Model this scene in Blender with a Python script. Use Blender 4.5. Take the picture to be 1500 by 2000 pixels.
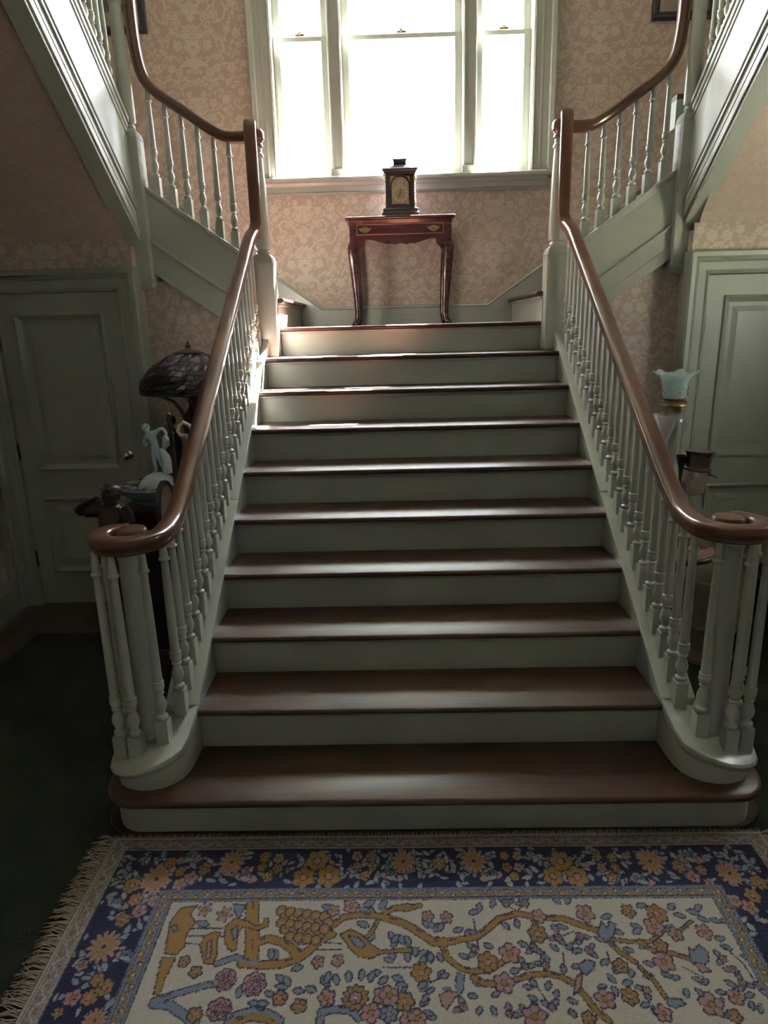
import bpy, bmesh, math, random
import numpy as np
from mathutils import Vector, Matrix, Euler
sin, cos, pi = math.sin, math.cos, math.pi
SC = bpy.context.scene
COL = SC.collection
for _o in list(bpy.data.objects):
    bpy.data.objects.remove(_o)

# ------------------------------------------------------------------ camera
_yaw, _pitch, _roll = -0.022, -0.2699, -0.0263
_f = Vector((sin(_yaw) * cos(_pitch), cos(_yaw) * cos(_pitch), sin(_pitch)))
_r = Vector((cos(_yaw), -sin(_yaw), 0.0))
_u = _r.cross(_f)
_r2 = cos(_roll) * _r + sin(_roll) * _u
_u2 = -sin(_roll) * _r + cos(_roll) * _u
cam_d = bpy.data.cameras.new('camera')
cam = bpy.data.objects.new('camera', cam_d)
COL.objects.link(cam)
_m = Matrix((_r2, _u2, -_f)).transposed().to_4x4()
_m.translation = (-0.0921, -1.866, 1.6442)
cam.matrix_world = _m
cam_d.sensor_fit = 'VERTICAL'
cam_d.sensor_height = 36.0
cam_d.lens = 1312.99 / 2000 * 36
cam_d.clip_start = 0.02
cam_d.clip_end = 200
SC.camera = cam

# ------------------------------------------------------------------ sky, sun, exposure
world = bpy.data.worlds.new('sky')
SC.world = world
world.use_nodes = True
_nt = world.node_tree
_nt.nodes.clear()
_out = _nt.nodes.new('ShaderNodeOutputWorld')
_bg = _nt.nodes.new('ShaderNodeBackground')
_tc = _nt.nodes.new('ShaderNodeTexCoord')
_sx = _nt.nodes.new('ShaderNodeSeparateXYZ')
_rp = _nt.nodes.new('ShaderNodeValToRGB')
_rp.color_ramp.elements[0].position = 0.46
_rp.color_ramp.elements[0].color = (0.30, 0.34, 0.25, 1)
_rp.color_ramp.elements[1].position = 0.52
_rp.color_ramp.elements[1].color = (0.86, 0.935, 1.0, 1)
_mr = _nt.nodes.new('ShaderNodeMapRange')
_mr.inputs[1].default_value = -1
_mr.inputs[2].default_value = 1
_nt.links.new(_tc.outputs['Generated'], _sx.inputs[0])
_nt.links.new(_sx.outputs[2], _mr.inputs[0])
_nt.links.new(_mr.outputs[0], _rp.inputs[0])
_nt.links.new(_bg.outputs[0], _out.inputs[0])
_bg.inputs[1].default_value = 1.0

SUN_AZ, SUN_EL = math.radians(32), math.radians(50)
# hazy glow of the sky around the sun
_dp = _nt.nodes.new('ShaderNodeVectorMath'); _dp.operation = 'DOT_PRODUCT'
_dp.inputs[1].default_value = (sin(SUN_AZ) * cos(SUN_EL), cos(SUN_AZ) * cos(SUN_EL), sin(SUN_EL))
_mx = _nt.nodes.new('ShaderNodeMath'); _mx.operation = 'MAXIMUM'; _mx.inputs[1].default_value = 0.0
_pw = _nt.nodes.new('ShaderNodeMath'); _pw.operation = 'POWER'; _pw.inputs[1].default_value = 14.0
_ml = _nt.nodes.new('ShaderNodeVectorMath'); _ml.operation = 'SCALE'; _ml.inputs[0].default_value = (3.4, 3.6, 3.9)
_ad = _nt.nodes.new('ShaderNodeVectorMath'); _ad.operation = 'ADD'
_nt.links.new(_tc.outputs['Generated'], _dp.inputs[0])
_nt.links.new(_dp.outputs['Value'], _mx.inputs[0])
_nt.links.new(_mx.outputs[0], _pw.inputs[0])
_nt.links.new(_pw.outputs[0], _ml.inputs['Scale'])
_nt.links.new(_rp.outputs[0], _ad.inputs[0])
_nt.links.new(_ml.outputs[0], _ad.inputs[1])
_nt.links.new(_ad.outputs[0], _bg.inputs[0])
sun_d = bpy.data.lights.new('sun', 'SUN')
sun_d.energy = 65.0
sun_d.angle = math.radians(0.6)
sun_d.color = (1.0, 0.92, 0.80)
sun = bpy.data.objects.new('sun', sun_d)
COL.objects.link(sun)
sun.rotation_euler = Vector((-sin(SUN_AZ) * cos(SUN_EL), -cos(SUN_AZ) * cos(SUN_EL), -sin(SUN_EL))).to_track_quat('-Z', 'Y').to_euler()
sun.location = (4, 8, 9)

# daylight portals in the window openings (they only guide the sampling of the sky)
for _nm, _l, _e, _sx, _sy in (('stair_window_portal', (0, 3.47, 3.48), (-pi / 2, 0, 0), 1.76, 1.66),
                              ('fill_window_portal', (2.56, .85, 1.75), (0, pi / 2, 0), 0.5, 0.8)):
    _p = bpy.data.lights.new(_nm, 'AREA')
    _p.shape = 'RECTANGLE'
    _p.size, _p.size_y = _sx, _sy
    _p.cycles.is_portal = True
    _po = bpy.data.objects.new(_nm, _p)
    COL.objects.link(_po)
    _po.location = _l
    _po.rotation_euler = _e

SC.view_settings.view_transform = 'Standard'
SC.view_settings.look = 'None'
SC.view_settings.gamma = 1.0
SC.view_settings.use_curve_mapping = False
SC.view_settings.exposure = 3.8
SC.cycles.max_bounces = 10
SC.cycles.diffuse_bounces = 6
SC.cycles.transparent_max_bounces = 16
SC.cycles.sample_clamp_indirect = 20.0
SC.cycles.use_denoising = True

# ------------------------------------------------------------------ helpers
def wloc(o):
    v = Vector((0, 0, 0))
    while o is not None:
        v += o.location
        o = o.parent
    return v

def place(o, parent, loc=(0, 0, 0)):
    COL.objects.link(o)
    if parent is not None:
        o.parent = parent
        o.location = Vector(loc) - wloc(parent)
    else:
        o.location = loc
    return o

def tag(o, label=None, cat=None, group=None, kind=None):
    if label: o['label'] = label
    if cat: o['category'] = cat
    if group: o['group'] = group
    if kind: o['kind'] = kind
    return o

def thing(name, loc, label=None, cat=None, group=None, kind=None):
    o = bpy.data.objects.new(name, None)
    o.empty_display_size = 0.05
    place(o, None, loc)
    return tag(o, label, cat, group, kind)

class MB:
    def __init__(s):
        s.v, s.f, s.c = [], [], None
    def add(s, vs, fs):
        n = len(s.v)
        s.v += [tuple(map(float, p)) for p in vs]
        s.f += [tuple(i + n for i in q) for q in fs]
        return s
    def box(s, x0, x1, y0, y1, z0, z1):
        if x0 > x1: x0, x1 = x1, x0
        if y0 > y1: y0, y1 = y1, y0
        return s.add([(x0, y0, z0), (x1, y0, z0), (x1, y1, z0), (x0, y1, z0), (x0, y0, z1), (x1, y0, z1), (x1, y1, z1), (x0, y1, z1)],
                     [(3, 2, 1, 0), (4, 5, 6, 7), (0, 1, 5, 4), (1, 2, 6, 5), (2, 3, 7, 6), (3, 0, 4, 7)])
    def prism(s, poly, ax, a, b):
        n = len(poly)
        mk = {'x': lambda p, t: (t, p[0], p[1]), 'y': lambda p, t: (p[0], t, p[1]), 'z': lambda p, t: (p[0], p[1], t)}[ax]
        vs = [mk(p, a) for p in poly] + [mk(p, b) for p in poly]
        fs = [tuple(range(n)), tuple(range(2 * n - 1, n - 1, -1))] + [(i, i + n, (i + 1) % n + n, (i + 1) % n) for i in range(n)]
        return s.add(vs, fs)
    def lathe(s, prof, seg=16, o=(0, 0, 0), wave=None, sx=1, sy=1):
        vs, fs, n = [], [], len(prof)
        for r, z in prof:
            for k in range(seg):
                a = 2 * pi * k / seg
                rr, zz = (r, z) if wave is None else wave(r, z, a)
                vs.append((o[0] + rr * cos(a) * sx, o[1] + rr * sin(a) * sy, o[2] + zz))
        for i in range(n - 1):
            for k in range(seg):
                fs.append((i * seg + k, i * seg + (k + 1) % seg, (i + 1) * seg + (k + 1) % seg, (i + 1) * seg + k))
        if prof[0][0] > 1e-5: fs.append(tuple(range(seg - 1, -1, -1)))
        if prof[-1][0] > 1e-5: fs.append(tuple((n - 1) * seg + k for k in range(seg)))
        return s.add(vs, fs)
    def loft(s, rings, closed=True, cap=True):
        n = len(rings[0])
        vs = [p for r in rings for p in r]
        fs = []
        m = n if closed else n - 1
        for i in range(len(rings) - 1):
            for k in range(m):
                fs.append((i * n + k, i * n + (k + 1) % n, (i + 1) * n + (k + 1) % n, (i + 1) * n + k))
        if cap:
            fs.append(tuple(range(n - 1, -1, -1)))
            fs.append(tuple((len(rings) - 1) * n + k for k in range(n)))
        return s.add(vs, fs)
    def sweep(s, pts, sides, prof, scale=None):
        """prof (u along side, w along up); sides = side vector per point"""
        rings = []
        N = len(pts)
        P = [Vector(p) for p in pts]
        for i in range(N):
            T = (P[min(i + 1, N - 1)] - P[max(i - 1, 0)]).normalized()
            S = Vector(sides[i]).normalized()
            U = S.cross(T).normalized()
            k = 1 if scale is None else scale[i]
            rings.append([tuple(P[i] + S * (u * k) + U * (w * k)) for u, w in prof])
        return s.loft(rings)
    def tube(s, pts, rad, seg=10):
        P = [Vector(p) for p in pts]
        N = len(P)
        if not isinstance(rad, (list, tuple)): rad = [rad] * N
        ref = None
        rings = []
        for i in range(N):
            T = (P[min(i + 1, N - 1)] - P[max(i - 1, 0)]).normalized()
            if ref is None:
                ref = T.orthogonal().normalized()
            A = (ref - T * ref.dot(T)).normalized()
            ref = A
            B = T.cross(A)
            rings.append([tuple(P[i] + rad[i] * (cos(2 * pi * k / seg) * A + sin(2 * pi * k / seg) * B)) for k in range(seg)])
        return s.loft(rings)
    def sphere(s, c, r, seg=14, rings=9, sc=(1, 1, 1)):
        vs = [(c[0], c[1], c[2] - r * sc[2])]
        for i in range(1, rings):
            t = -pi / 2 + pi * i / rings
            for k in range(seg):
                a = 2 * pi * k / seg
                vs.append((c[0] + r * sc[0] * cos(t) * cos(a), c[1] + r * sc[1] * cos(t) * sin(a), c[2] + r * sc[2] * sin(t)))
        vs.append((c[0], c[1], c[2] + r * sc[2]))
        fs = [(0, 1 + (k + 1) % seg, 1 + k) for k in range(seg)]
        for i in range(rings - 2):
            for k in range(seg):
                a = 1 + i * seg
                fs.append((a + k, a + (k + 1) % seg, a + seg + (k + 1) % seg, a + seg + k))
        a = 1 + (rings - 2) * seg
        fs += [(a + k, a + (k + 1) % seg, len(vs) - 1) for k in range(seg)]
        return s.add(vs, fs)
    def frame_xz(s, x0, x1, z0, z1, prof, y, sg=-1, open_bottom=False):
        """mitred moulding round a rectangle in an XZ plane; prof = (offset outwards, projection)"""
        rings = []
        for o, d in prof:
            yy = y + sg * d
            if open_bottom:
                rings.append([(x0 - o, yy, z0), (x0 - o, yy, z1 + o), (x1 + o, yy, z1 + o), (x1 + o, yy, z0)])
            else:
                rings.append([(x0 - o, yy, z0 - o), (x0 - o, yy, z1 + o), (x1 + o, yy, z1 + o), (x1 + o, yy, z0 - o)])
        return s.loft(rings, closed=not open_bottom, cap=False)
    def mesh(s, name, smooth=False, angle=35):
        m = bpy.data.meshes.new(name)
        m.from_pydata(s.v, [], s.f)
        bm = bmesh.new()
        bm.from_mesh(m)
        bmesh.ops.recalc_face_normals(bm, faces=bm.faces)
        bm.to_mesh(m)
        bm.free()
        if smooth:
            m.polygons.foreach_set('use_smooth', [True] * len(m.polygons))
            m.set_sharp_from_angle(angle=math.radians(angle))
        return m
    def build(s, name, mat, parent=None, smooth=False, bevel=0, loc=(0, 0, 0), angle=35, seg=2):
        m = s.mesh(name, smooth, angle)
        m.materials.append(mat)
        o = bpy.data.objects.new(name, m)
        place(o, parent, loc)
        if bevel:
            b = o.modifiers.new('bevel', 'BEVEL')
            b.width = bevel
            b.segments = seg
            b.limit_method = 'ANGLE'
            b.angle_limit = math.radians(40)
        return o

def clone(o, parent, loc):
    c = o.copy()
    place(c, parent, loc)
    return c

# ------------------------------------------------------------------ materials
def new_mat(name):
    m = bpy.data.materials.new(name)
    m.use_nodes = True
    nt = m.node_tree
    return m, nt, nt.nodes['Principled BSDF']

def noise_node(nt, scale, detail=4, vec='Object', stretch=None, rough=0.55, dist=0.0):
    tc = nt.nodes.new('ShaderNodeTexCoord')
    n = nt.nodes.new('ShaderNodeTexNoise')
    n.inputs['Scale'].default_value = scale
    n.inputs['Detail'].default_value = detail
    n.inputs['Roughness'].default_value = rough
    n.inputs['Distortion'].default_value = dist
    src = tc.outputs[vec]
    if stretch:
        mp = nt.nodes.new('ShaderNodeMapping')
        mp.inputs['Scale'].default_value = stretch
        nt.links.new(src, mp.inputs[0])
        src = mp.outputs[0]
    nt.links.new(src, n.inputs['Vector'])
    return n

def ramp(nt, src, stops):
    r = nt.nodes.new('ShaderNodeValToRGB')
    e = r.color_ramp.elements
    while len(e) < len(stops): e.new(0.5)
    for i, (p, c) in enumerate(stops):
        e[i].position = p
        e[i].color = (*c, 1)
    nt.links.new(src, r.inputs[0])
    return r

def bump(nt, b, src, strength, dist=0.01):
    n = nt.nodes.new('ShaderNodeBump')
    n.inputs['Strength'].default_value = strength
    n.inputs['Distance'].default_value = dist
    nt.links.new(src, n.inputs['Height'])
    nt.links.new(n.outputs[0], b.inputs['Normal'])

def paint(name, c, rough=0.4, var=0.06, bmp=0.05, spec=0.5, coat=0.0):
    m, nt, b = new_mat(name)
    n = noise_node(nt, 3.0, 5)
    d = tuple(x * (1 - var) for x in c)
    l = tuple(min(1, x * (1 + var)) for x in c)
    r = ramp(nt, n.outputs[0], [(0.3, d), (0.7, l)])
    nt.links.new(r.outputs[0], b.inputs['Base Color'])
    b.inputs['Roughness'].default_value = rough
    b.inputs['Specular IOR Level'].default_value = spec
    b.inputs['Coat Weight'].default_value = coat
    b.inputs['Coat Roughness'].default_value = 0.22
    if bmp:
        n2 = noise_node(nt, 160, 3)
        bump(nt, b, n2.outputs[0], bmp, 0.002)
    return m

def wood(name, dark, mid, light, rough=0.3, coat=0.4, stretch=(2, 40, 40), coat_rough=0.1, bmp=0.08, var_obj=True):
    m, nt, b = new_mat(name)
    n = noise_node(nt, 1.0, 6, stretch=stretch, rough=0.6, dist=0.6)
    r = ramp(nt, n.outputs[0], [(0.25, dark), (0.5, mid), (0.75, light)])
    n2 = noise_node(nt, 1.0, 2, stretch=(1.5, 3, 3))
    mx = nt.nodes.new('ShaderNodeMix')
    mx.data_type = 'RGBA'
    mx.blend_type = 'MULTIPLY'
    r2 = ramp(nt, n2.outputs[0], [(0.3, (0.75, 0.72, 0.7)), (0.7, (1.1, 1.1, 1.1))])
    mx.inputs[0].default_value = 1.0
    nt.links.new(r.outputs[0], mx.inputs[6])
    nt.links.new(r2.outputs[0], mx.inputs[7])
    nt.links.new(mx.outputs[2], b.inputs['Base Color'])
    b.inputs['Roughness'].default_value = rough
    b.inputs['Coat Weight'].default_value = coat
    b.inputs['Coat Roughness'].default_value = coat_rough
    if bmp: bump(nt, b, n.outputs[0], bmp, 0.002)
    return m

def metal(name, c, rough=0.3):
    m, nt, b = new_mat(name)
    b.inputs['Metallic'].default_value = 1.0
    n = noise_node(nt, 40, 3)
    r = ramp(nt, n.outputs[0], [(0.3, tuple(x * 0.8 for x in c)), (0.7, c)])
    nt.links.new(r.outputs[0], b.inputs['Base Color'])
    b.inputs['Roughness'].default_value = rough
    return m

def vcol(name, rough=0.8, sheen=0.0, bmp=0.0, bscale=300, spec=0.3):
    m, nt, b = new_mat(name)
    a = nt.nodes.new('ShaderNodeVertexColor')
    a.layer_name = 'print'
    nt.links.new(a.outputs[0], b.inputs['Base Color'])
    b.inputs['Roughness'].default_value = rough
    b.inputs['Specular IOR Level'].default_value = spec
    b.inputs['Sheen Weight'].default_value = sheen
    if bmp:
        n = noise_node(nt, bscale, 3)
        bump(nt, b, n.outputs[0], bmp, 0.003)
    return m

def glassy(name, tint=(1, 1, 1), refl=0.08, rough=0.02, frost=0.0, fcol=(0.6, 0.7, 0.7)):
    """thin clear glass: transparent body with a fresnel mirror on top, optionally a milky share"""
    m, nt, b = new_mat(name)
    nt.nodes.remove(b)
    out = nt.nodes['Material Output']
    t = nt.nodes.new('ShaderNodeBsdfTransparent')
    t.inputs[0].default_value = (*tint, 1)
    g = nt.nodes.new('ShaderNodeBsdfGlossy')
    g.inputs['Roughness'].default_value = rough
    lw = nt.nodes.new('ShaderNodeLayerWeight')         # Schlick: 0.04 + 0.96 (1 - cos)^5, the same from both sides
    lw.inputs[0].default_value = 0.5
    pw = nt.nodes.new('ShaderNodeMath'); pw.operation = 'POWER'; pw.inputs[1].default_value = 5
    fr = nt.nodes.new('ShaderNodeMath'); fr.operation = 'MULTIPLY_ADD'; fr.inputs[1].default_value = 0.96; fr.inputs[2].default_value = 0.04
    nt.links.new(lw.outputs['Facing'], pw.inputs[0])
    nt.links.new(pw.outputs[0], fr.inputs[0])
    mx = nt.nodes.new('ShaderNodeMixShader')
    nt.links.new(fr.outputs[0], mx.inputs[0])
    body = t
    if frost:
        d = nt.nodes.new('ShaderNodeBsdfDiffuse')
        d.inputs[0].default_value = (*fcol, 1)
        tl = nt.nodes.new('ShaderNodeBsdfTranslucent')
        tl.inputs[0].default_value = (*fcol, 1)
        m2 = nt.nodes.new('ShaderNodeMixShader')
        m2.inputs[0].default_value = 0.5
        nt.links.new(d.outputs[0], m2.inputs[1])
        nt.links.new(tl.outputs[0], m2.inputs[2])
        m3 = nt.nodes.new('ShaderNodeMixShader')
        m3.inputs[0].default_value = frost
        nt.links.new(t.outputs[0], m3.inputs[1])
        nt.links.new(m2.outputs[0], m3.inputs[2])
        body = m3
    nt.links.new(body.outputs[0], mx.inputs[1])
    nt.links.new(g.outputs[0], mx.inputs[2])
    nt.links.new(mx.outputs[0], out.inputs[0])
    return m

SAGE = paint('sage_paint', (0.352, 0.368, 0.338), 0.36, 0.04, 0.03, 0.5, 0.7)
SAGE_S = paint('sage_string_paint', (0.352, 0.368, 0.338), 0.5, 0.04, 0.02, 0.5, 0.75)
SAGE_S.node_tree.nodes['Principled BSDF'].inputs['Coat Roughness'].default_value = 0.34
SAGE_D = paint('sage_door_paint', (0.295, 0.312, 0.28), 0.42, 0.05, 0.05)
RISER = paint('riser_paint', (0.328, 0.344, 0.315), 0.45, 0.07, 0.08)
RAILW = wood('handrail_mahogany', (0.064, 0.020, 0.010), (0.112, 0.038, 0.020), (0.165, 0.064, 0.035), 0.32, 0.6, (3, 3, 3), 0.1)
TREADW = wood('tread_wood', (0.027, 0.010, 0.007), (0.060, 0.023, 0.014), (0.100, 0.043, 0.028), 0.42, 0.32, (1.6, 34, 34), 0.30, 0.12)
TABLEW = wood('table_mahogany', (0.030, 0.008, 0.010), (0.055, 0.013, 0.016), (0.080, 0.020, 0.022), 0.25, 0.6, (4, 30, 30), 0.08, 0.03)
DARKW = wood('dark_wood', (0.012, 0.006, 0.005), (0.028, 0.013, 0.010), (0.05, 0.022, 0.016), 0.35, 0.3, (6, 30, 6), 0.15, 0.05)
EBONY = paint('ebonised_wood', (0.018, 0.014, 0.022), 0.3, 0.2, 0.02, coat=0.4)
FLOORW = wood('floor_boards', (0.03, 0.015, 0.009), (0.06, 0.03, 0.018), (0.09, 0.05, 0.03), 0.4, 0.2, (30, 2, 2), 0.2, 0.05)
BRASS = metal('brass', (0.42, 0.31, 0.15), 0.32)
KNOBM = metal('polished_brass', (0.85, 0.72, 0.48), 0.22)
BRONZE = paint('bronze', (0.05, 0.03, 0.024), 0.35, 0.3, 0.1)
CEIL = paint('ceiling_plaster', (0.62, 0.63, 0.64), 0.8, 0.03, 0.03)
WALLP = vcol('damask_wallpaper', 0.55, spec=0.35)
RUGM = vcol('rug_pile', 0.9, 0.3, 0.5, 420, 0.1)
GLASS = glassy('window_glass')
# ------------------------------------------------------------------ flat print (carpet and wallpaper patterns)
class Canvas:
    def __init__(s, x0, y0, x1, y1, res, bg):
        s.x0, s.y0, s.res = x0, y0, res
        s.W, s.H = int(round((x1 - x0) / res)), int(round((y1 - y0) / res))
        s.a = np.zeros((s.H, s.W, 3)) + np.array(bg)
        s.X, s.Y = np.meshgrid(x0 + (np.arange(s.W) + 0.5) * res, y0 + (np.arange(s.H) + 0.5) * res)
    def win(s, xa, xb, ya, yb):
        i0, i1 = max(0, int((xa - s.x0) / s.res)), min(s.W, int((xb - s.x0) / s.res) + 2)
        j0, j1 = max(0, int((ya - s.y0) / s.res)), min(s.H, int((yb - s.y0) / s.res) + 2)
        if i1 <= i0 or j1 <= j0: return None
        q = (slice(j0, j1), slice(i0, i1))
        return q, s.X[q], s.Y[q]
    def put(s, q, m, col):
        s.a[q][m] = col
    def ell(s, cx, cy, rx, ry, col, ang=0.0):
        R = max(rx, ry)
        w = s.win(cx - R, cx + R, cy - R, cy + R)
        if w is None: return
        q, X, Y = w
        c, t = cos(ang), sin(ang)
        u, v = (X - cx) * c + (Y - cy) * t, -(X - cx) * t + (Y - cy) * c
        s.put(q, (u / rx) ** 2 + (v / ry) ** 2 < 1, col)
    def stroke(s, pts, wd, col):
        h = wd / 2
        for (xa, ya), (xb, yb) in zip(pts[:-1], pts[1:]):
            w = s.win(min(xa, xb) - h, max(xa, xb) + h, min(ya, yb) - h, max(ya, yb) + h)
            if w is None: continue
            q, X, Y = w
            dx, dy = xb - xa, yb - ya
            L = dx * dx + dy * dy + 1e-12
            t = np.clip(((X - xa) * dx + (Y - ya) * dy) / L, 0, 1)
            s.put(q, np.hypot(X - xa - t * dx, Y - ya - t * dy) < h, col)
    def poly(s, pts, col):
        xs, ys = [p[0] for p in pts], [p[1] for p in pts]
        w = s.win(min(xs), max(xs), min(ys), max(ys))
        if w is None: return
        q, X, Y = w
        m = np.zeros(X.shape, bool)
        for (xa, ya), (xb, yb) in zip(pts, pts[1:] + pts[:1]):
            if ya == yb: continue
            m ^= ((Y < ya) != (Y < yb)) & (X < (xb - xa) * (Y - ya) / (yb - ya) + xa)
        s.put(q, m, col)
    def flower(s, cx, cy, rx, ry, n, col, ctr, edge, ew=0.004, ph=0.3, deep=0.28):
        R = max(rx, ry) + ew
        w = s.win(cx - R, cx + R, cy - R, cy + R)
        if w is None: return
        q, X, Y = w
        u, v = (X - cx) / rx, (Y - cy) / ry
        r, a = np.hypot(u, v), np.arctan2(v, u) + ph
        lim = 1 - deep + deep * np.abs(np.cos(a * n / 2))
        e = ew / max(rx, ry)
        s.put(q, r < lim + e * 0.6, edge)
        gap = np.abs(np.cos(a * n / 2)) < e * 0.9
        s.put(q, (r < lim - e * 0.5) & ~gap, col)
        s.put(q, r < 0.34, edge)
        s.put(q, r < 0.27, ctr)
    def leaf(s, x, y, L, ang, col, edge, vein, ew=0.0035):
        c, t = cos(ang), sin(ang)
        mx, my = x + c * L / 2, y + t * L / 2
        w = s.win(mx - L, mx + L, my - L, my + L)
        if w is None: return
        q, X, Y = w
        u, v = (X - mx) * c + (Y - my) * t, -(X - mx) * t + (Y - my) * c
        k = np.clip(1 - (2 * u / L) ** 2, 0, 1) * L * 0.24
        s.put(q, (np.abs(v) < k + ew * 0.6) & (np.abs(u) < L / 2), edge)
        s.put(q, (np.abs(v) < k - ew * 0.4) & (np.abs(u) < L / 2), col)
        if vein is not None:
            s.put(q, (np.abs(v) < ew * 0.25) & (np.abs(u) < L * 0.33), vein)
    def sample(s, x, y):
        i = np.clip(((x - s.x0) / s.res).astype(int), 0, s.W - 1)
        j = np.clip(((y - s.y0) / s.res).astype(int), 0, s.H - 1)
        return s.a[j, i]

def grid_mesh(name, patches, mat):
    """patches: (verts (nv,nu,3), colours (nv,nu,3)) joined into one mesh with a 'print' colour attribute"""
    V, F, Cc, n = [], [], [], 0
    for P, K in patches:
        nv, nu = P.shape[:2]
        idx = n + np.arange(nv * nu).reshape(nv, nu)
        F.append(np.stack([idx[:-1, :-1], idx[:-1, 1:], idx[1:, 1:], idx[1:, :-1]], -1).reshape(-1, 4))
        V.append(P.reshape(-1, 3))
        Cc.append(K.reshape(-1, 3))
        n += nv * nu
    V, F, Cc = np.concatenate(V), np.concatenate(F), np.concatenate(Cc)
    m = bpy.data.meshes.new(name)
    m.vertices.add(len(V))
    m.vertices.foreach_set('co', V.astype(np.float32).ravel())
    m.loops.add(F.size)
    m.loops.foreach_set('vertex_index', F.astype(np.int32).ravel())
    m.polygons.add(len(F))
    m.polygons.foreach_set('loop_start', (np.arange(len(F)) * 4).astype(np.int32))
    m.update(calc_edges=True)
    at = m.color_attributes.new('print', 'FLOAT_COLOR', 'POINT')
    at.data.foreach_set('color', np.concatenate([Cc, np.ones((len(Cc), 1))], 1).astype(np.float32).ravel())
    m.materials.append(mat)
    return m

# ---- damask wallpaper tile, mirrored about u = 0
TU, TV = 0.34, 0.70
PB, PF, PD = (0.415, 0.32, 0.278), (0.515, 0.45, 0.405), (0.45, 0.365, 0.325)
_w = Canvas(0, 0, TU, TV, 0.002, PB)
_rg = random.Random(5)
for _k in range(190):                                  # leaves and small blossoms filling the ground
    _x, _y = _rg.uniform(-.02, TU + .02), _rg.uniform(-.03, TV + .03)
    if _k % 4 == 0:
        _r = _rg.uniform(.016, .024)
        _w.ell(_x, _y, _r + .004, _r + .004, PB)
        _w.flower(_x, _y, _r, _r, 5, PF, PD, PB, .003)
    else:
        _w.leaf(_x, _y, _rg.uniform(.035, .065), _rg.uniform(0, 6.3), PF, PB, PB, .006)
def _scroll(pts, wd):
    _w.stroke(pts, wd + .006, PB)
    _w.stroke(pts, wd, PF)
_scroll([(.0, .50), (.04, .47), (.07, .49), (.10, .53), (.14, .54), (.17, .51), (.16, .47), (.13, .47)], .012)
_scroll([(.06, .36), (.10, .40), (.15, .41), (.19, .38), (.22, .40), (.24, .45), (.22, .49)], .011)
_scroll([(.09, .15), (.14, .19), (.18, .18), (.21, .22), (.20, .27), (.16, .28)], .011)
_scroll([(.05, .06), (.11, .03), (.17, .05), (.22, .03), (.27, .06)], .012)
_scroll([(.26, .16), (.29, .22), (.33, .24)], .010)
_scroll([(.25, .60), (.29, .56), (.33, .58)], .010)
for _x, _y, _r, _n in [(.10, .245, .034, 5), (.155, .11, .030, 6), (.255, .11, .036, 5), (.30, .31, .034, 6), (.235, .335, .026, 5), (.13, .33, .024, 5),
                       (.285, .49, .036, 6), (.11, .60, .030, 5), (.20, .62, .034, 6), (.31, .66, .026, 5), (.33, .13, .022, 5), (.05, .655, .022, 5), (.19, .56, .02, 5), (.33, .40, .02, 5)]:
    _w.ell(_x, _y, _r * 1.15, _r * 1.15, PB)
    _w.flower(_x, _y, _r, _r, _n, PF, PF, PD, .004)
_w.ell(0, .245, .066, .060, PB); _w.ell(0, .245, .058, .053, PF)     # round vase
for _k in range(6):
    _w.ell(.012 + .036 * abs(sin(_k * 1.9)), .245 + .034 * cos(_k * 1.3), .005, .005, PB)
_w.ell(0, .235, .018, .009, PB)
_w.poly([(0, .20), (.016, .20), (.022, .178), (0, .178)], PF)
for _a in (75, 52, 30, 8):                                            # bunch above the vase
    _w.leaf(.0, .295, .085, math.radians(_a), PF, PB, PD, .005)
_w.poly([(0, .175), (.03, .17), (.08, .145), (.10, .125), (0, .12)], PF)   # dotted mound
for _k in range(7):
    _w.ell(.012 + .012 * _k, .135 + .02 * ((_k * 5) % 3) * (1 - _k / 8), .004, .004, PB)
_w.ell(.105, .085, .03, .03, PB); _w.ell(.105, .085, .026, .026, PF); _w.ell(.105, .085, .015, .015, PB); _w.ell(.105, .085, .010, .010, PF)
_w.ell(0, .575, .085, .062, PB); _w.ell(0, .575, .076, .053, PF)      # basket
for _k in range(5):
    _w.stroke([(.015 * _k, .53), (.018 * _k, .62)], .003, PB)
_w.stroke([(0, .56), (.07, .565)], .003, PB); _w.stroke([(0, .59), (.07, .595)], .003, PB)
_w.poly([(0, .64), (.075, .63), (.085, .618), (0, .615)], PF)
for _a in (80, 58, 36):
    _w.leaf(.0, .42, .075, math.radians(_a), PF, PB, PD, .005)
_w.ell(.0, .405, .026, .018, PF)

def paper_col(u, v):
    uu = np.mod(u, 2 * TU)
    uu = np.where(uu > TU, 2 * TU - uu, uu)
    return _w.sample(uu, np.mod(v, TV))

def paper_patch(O, U, V, lu, lv, res, u0=0.0, v0=0.0, dim_fade=0.0):
    nu, nv = max(2, int(lu / res) + 1), max(2, int(lv / res) + 1)
    a, b = np.meshgrid(np.linspace(0, lu, nu), np.linspace(0, lv, nv))
    O, U, V = np.array(O, float), np.array(U, float), np.array(V, float)
    P = O + a[..., None] * U + b[..., None] * V
    K = paper_col(a + u0, b + v0)
    return P, K * (1 - dim_fade) + np.array(PB) * 1.02 * dim_fade        # print blended into its ground, painting in the soffit's dim light

def paper_wall(name, patches, parent=None, kind='structure'):
    m = grid_mesh(name, patches, WALLP)
    o = bpy.data.objects.new(name, m)
    place(o, parent)
    if kind: o['kind'] = kind
    return o

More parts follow.
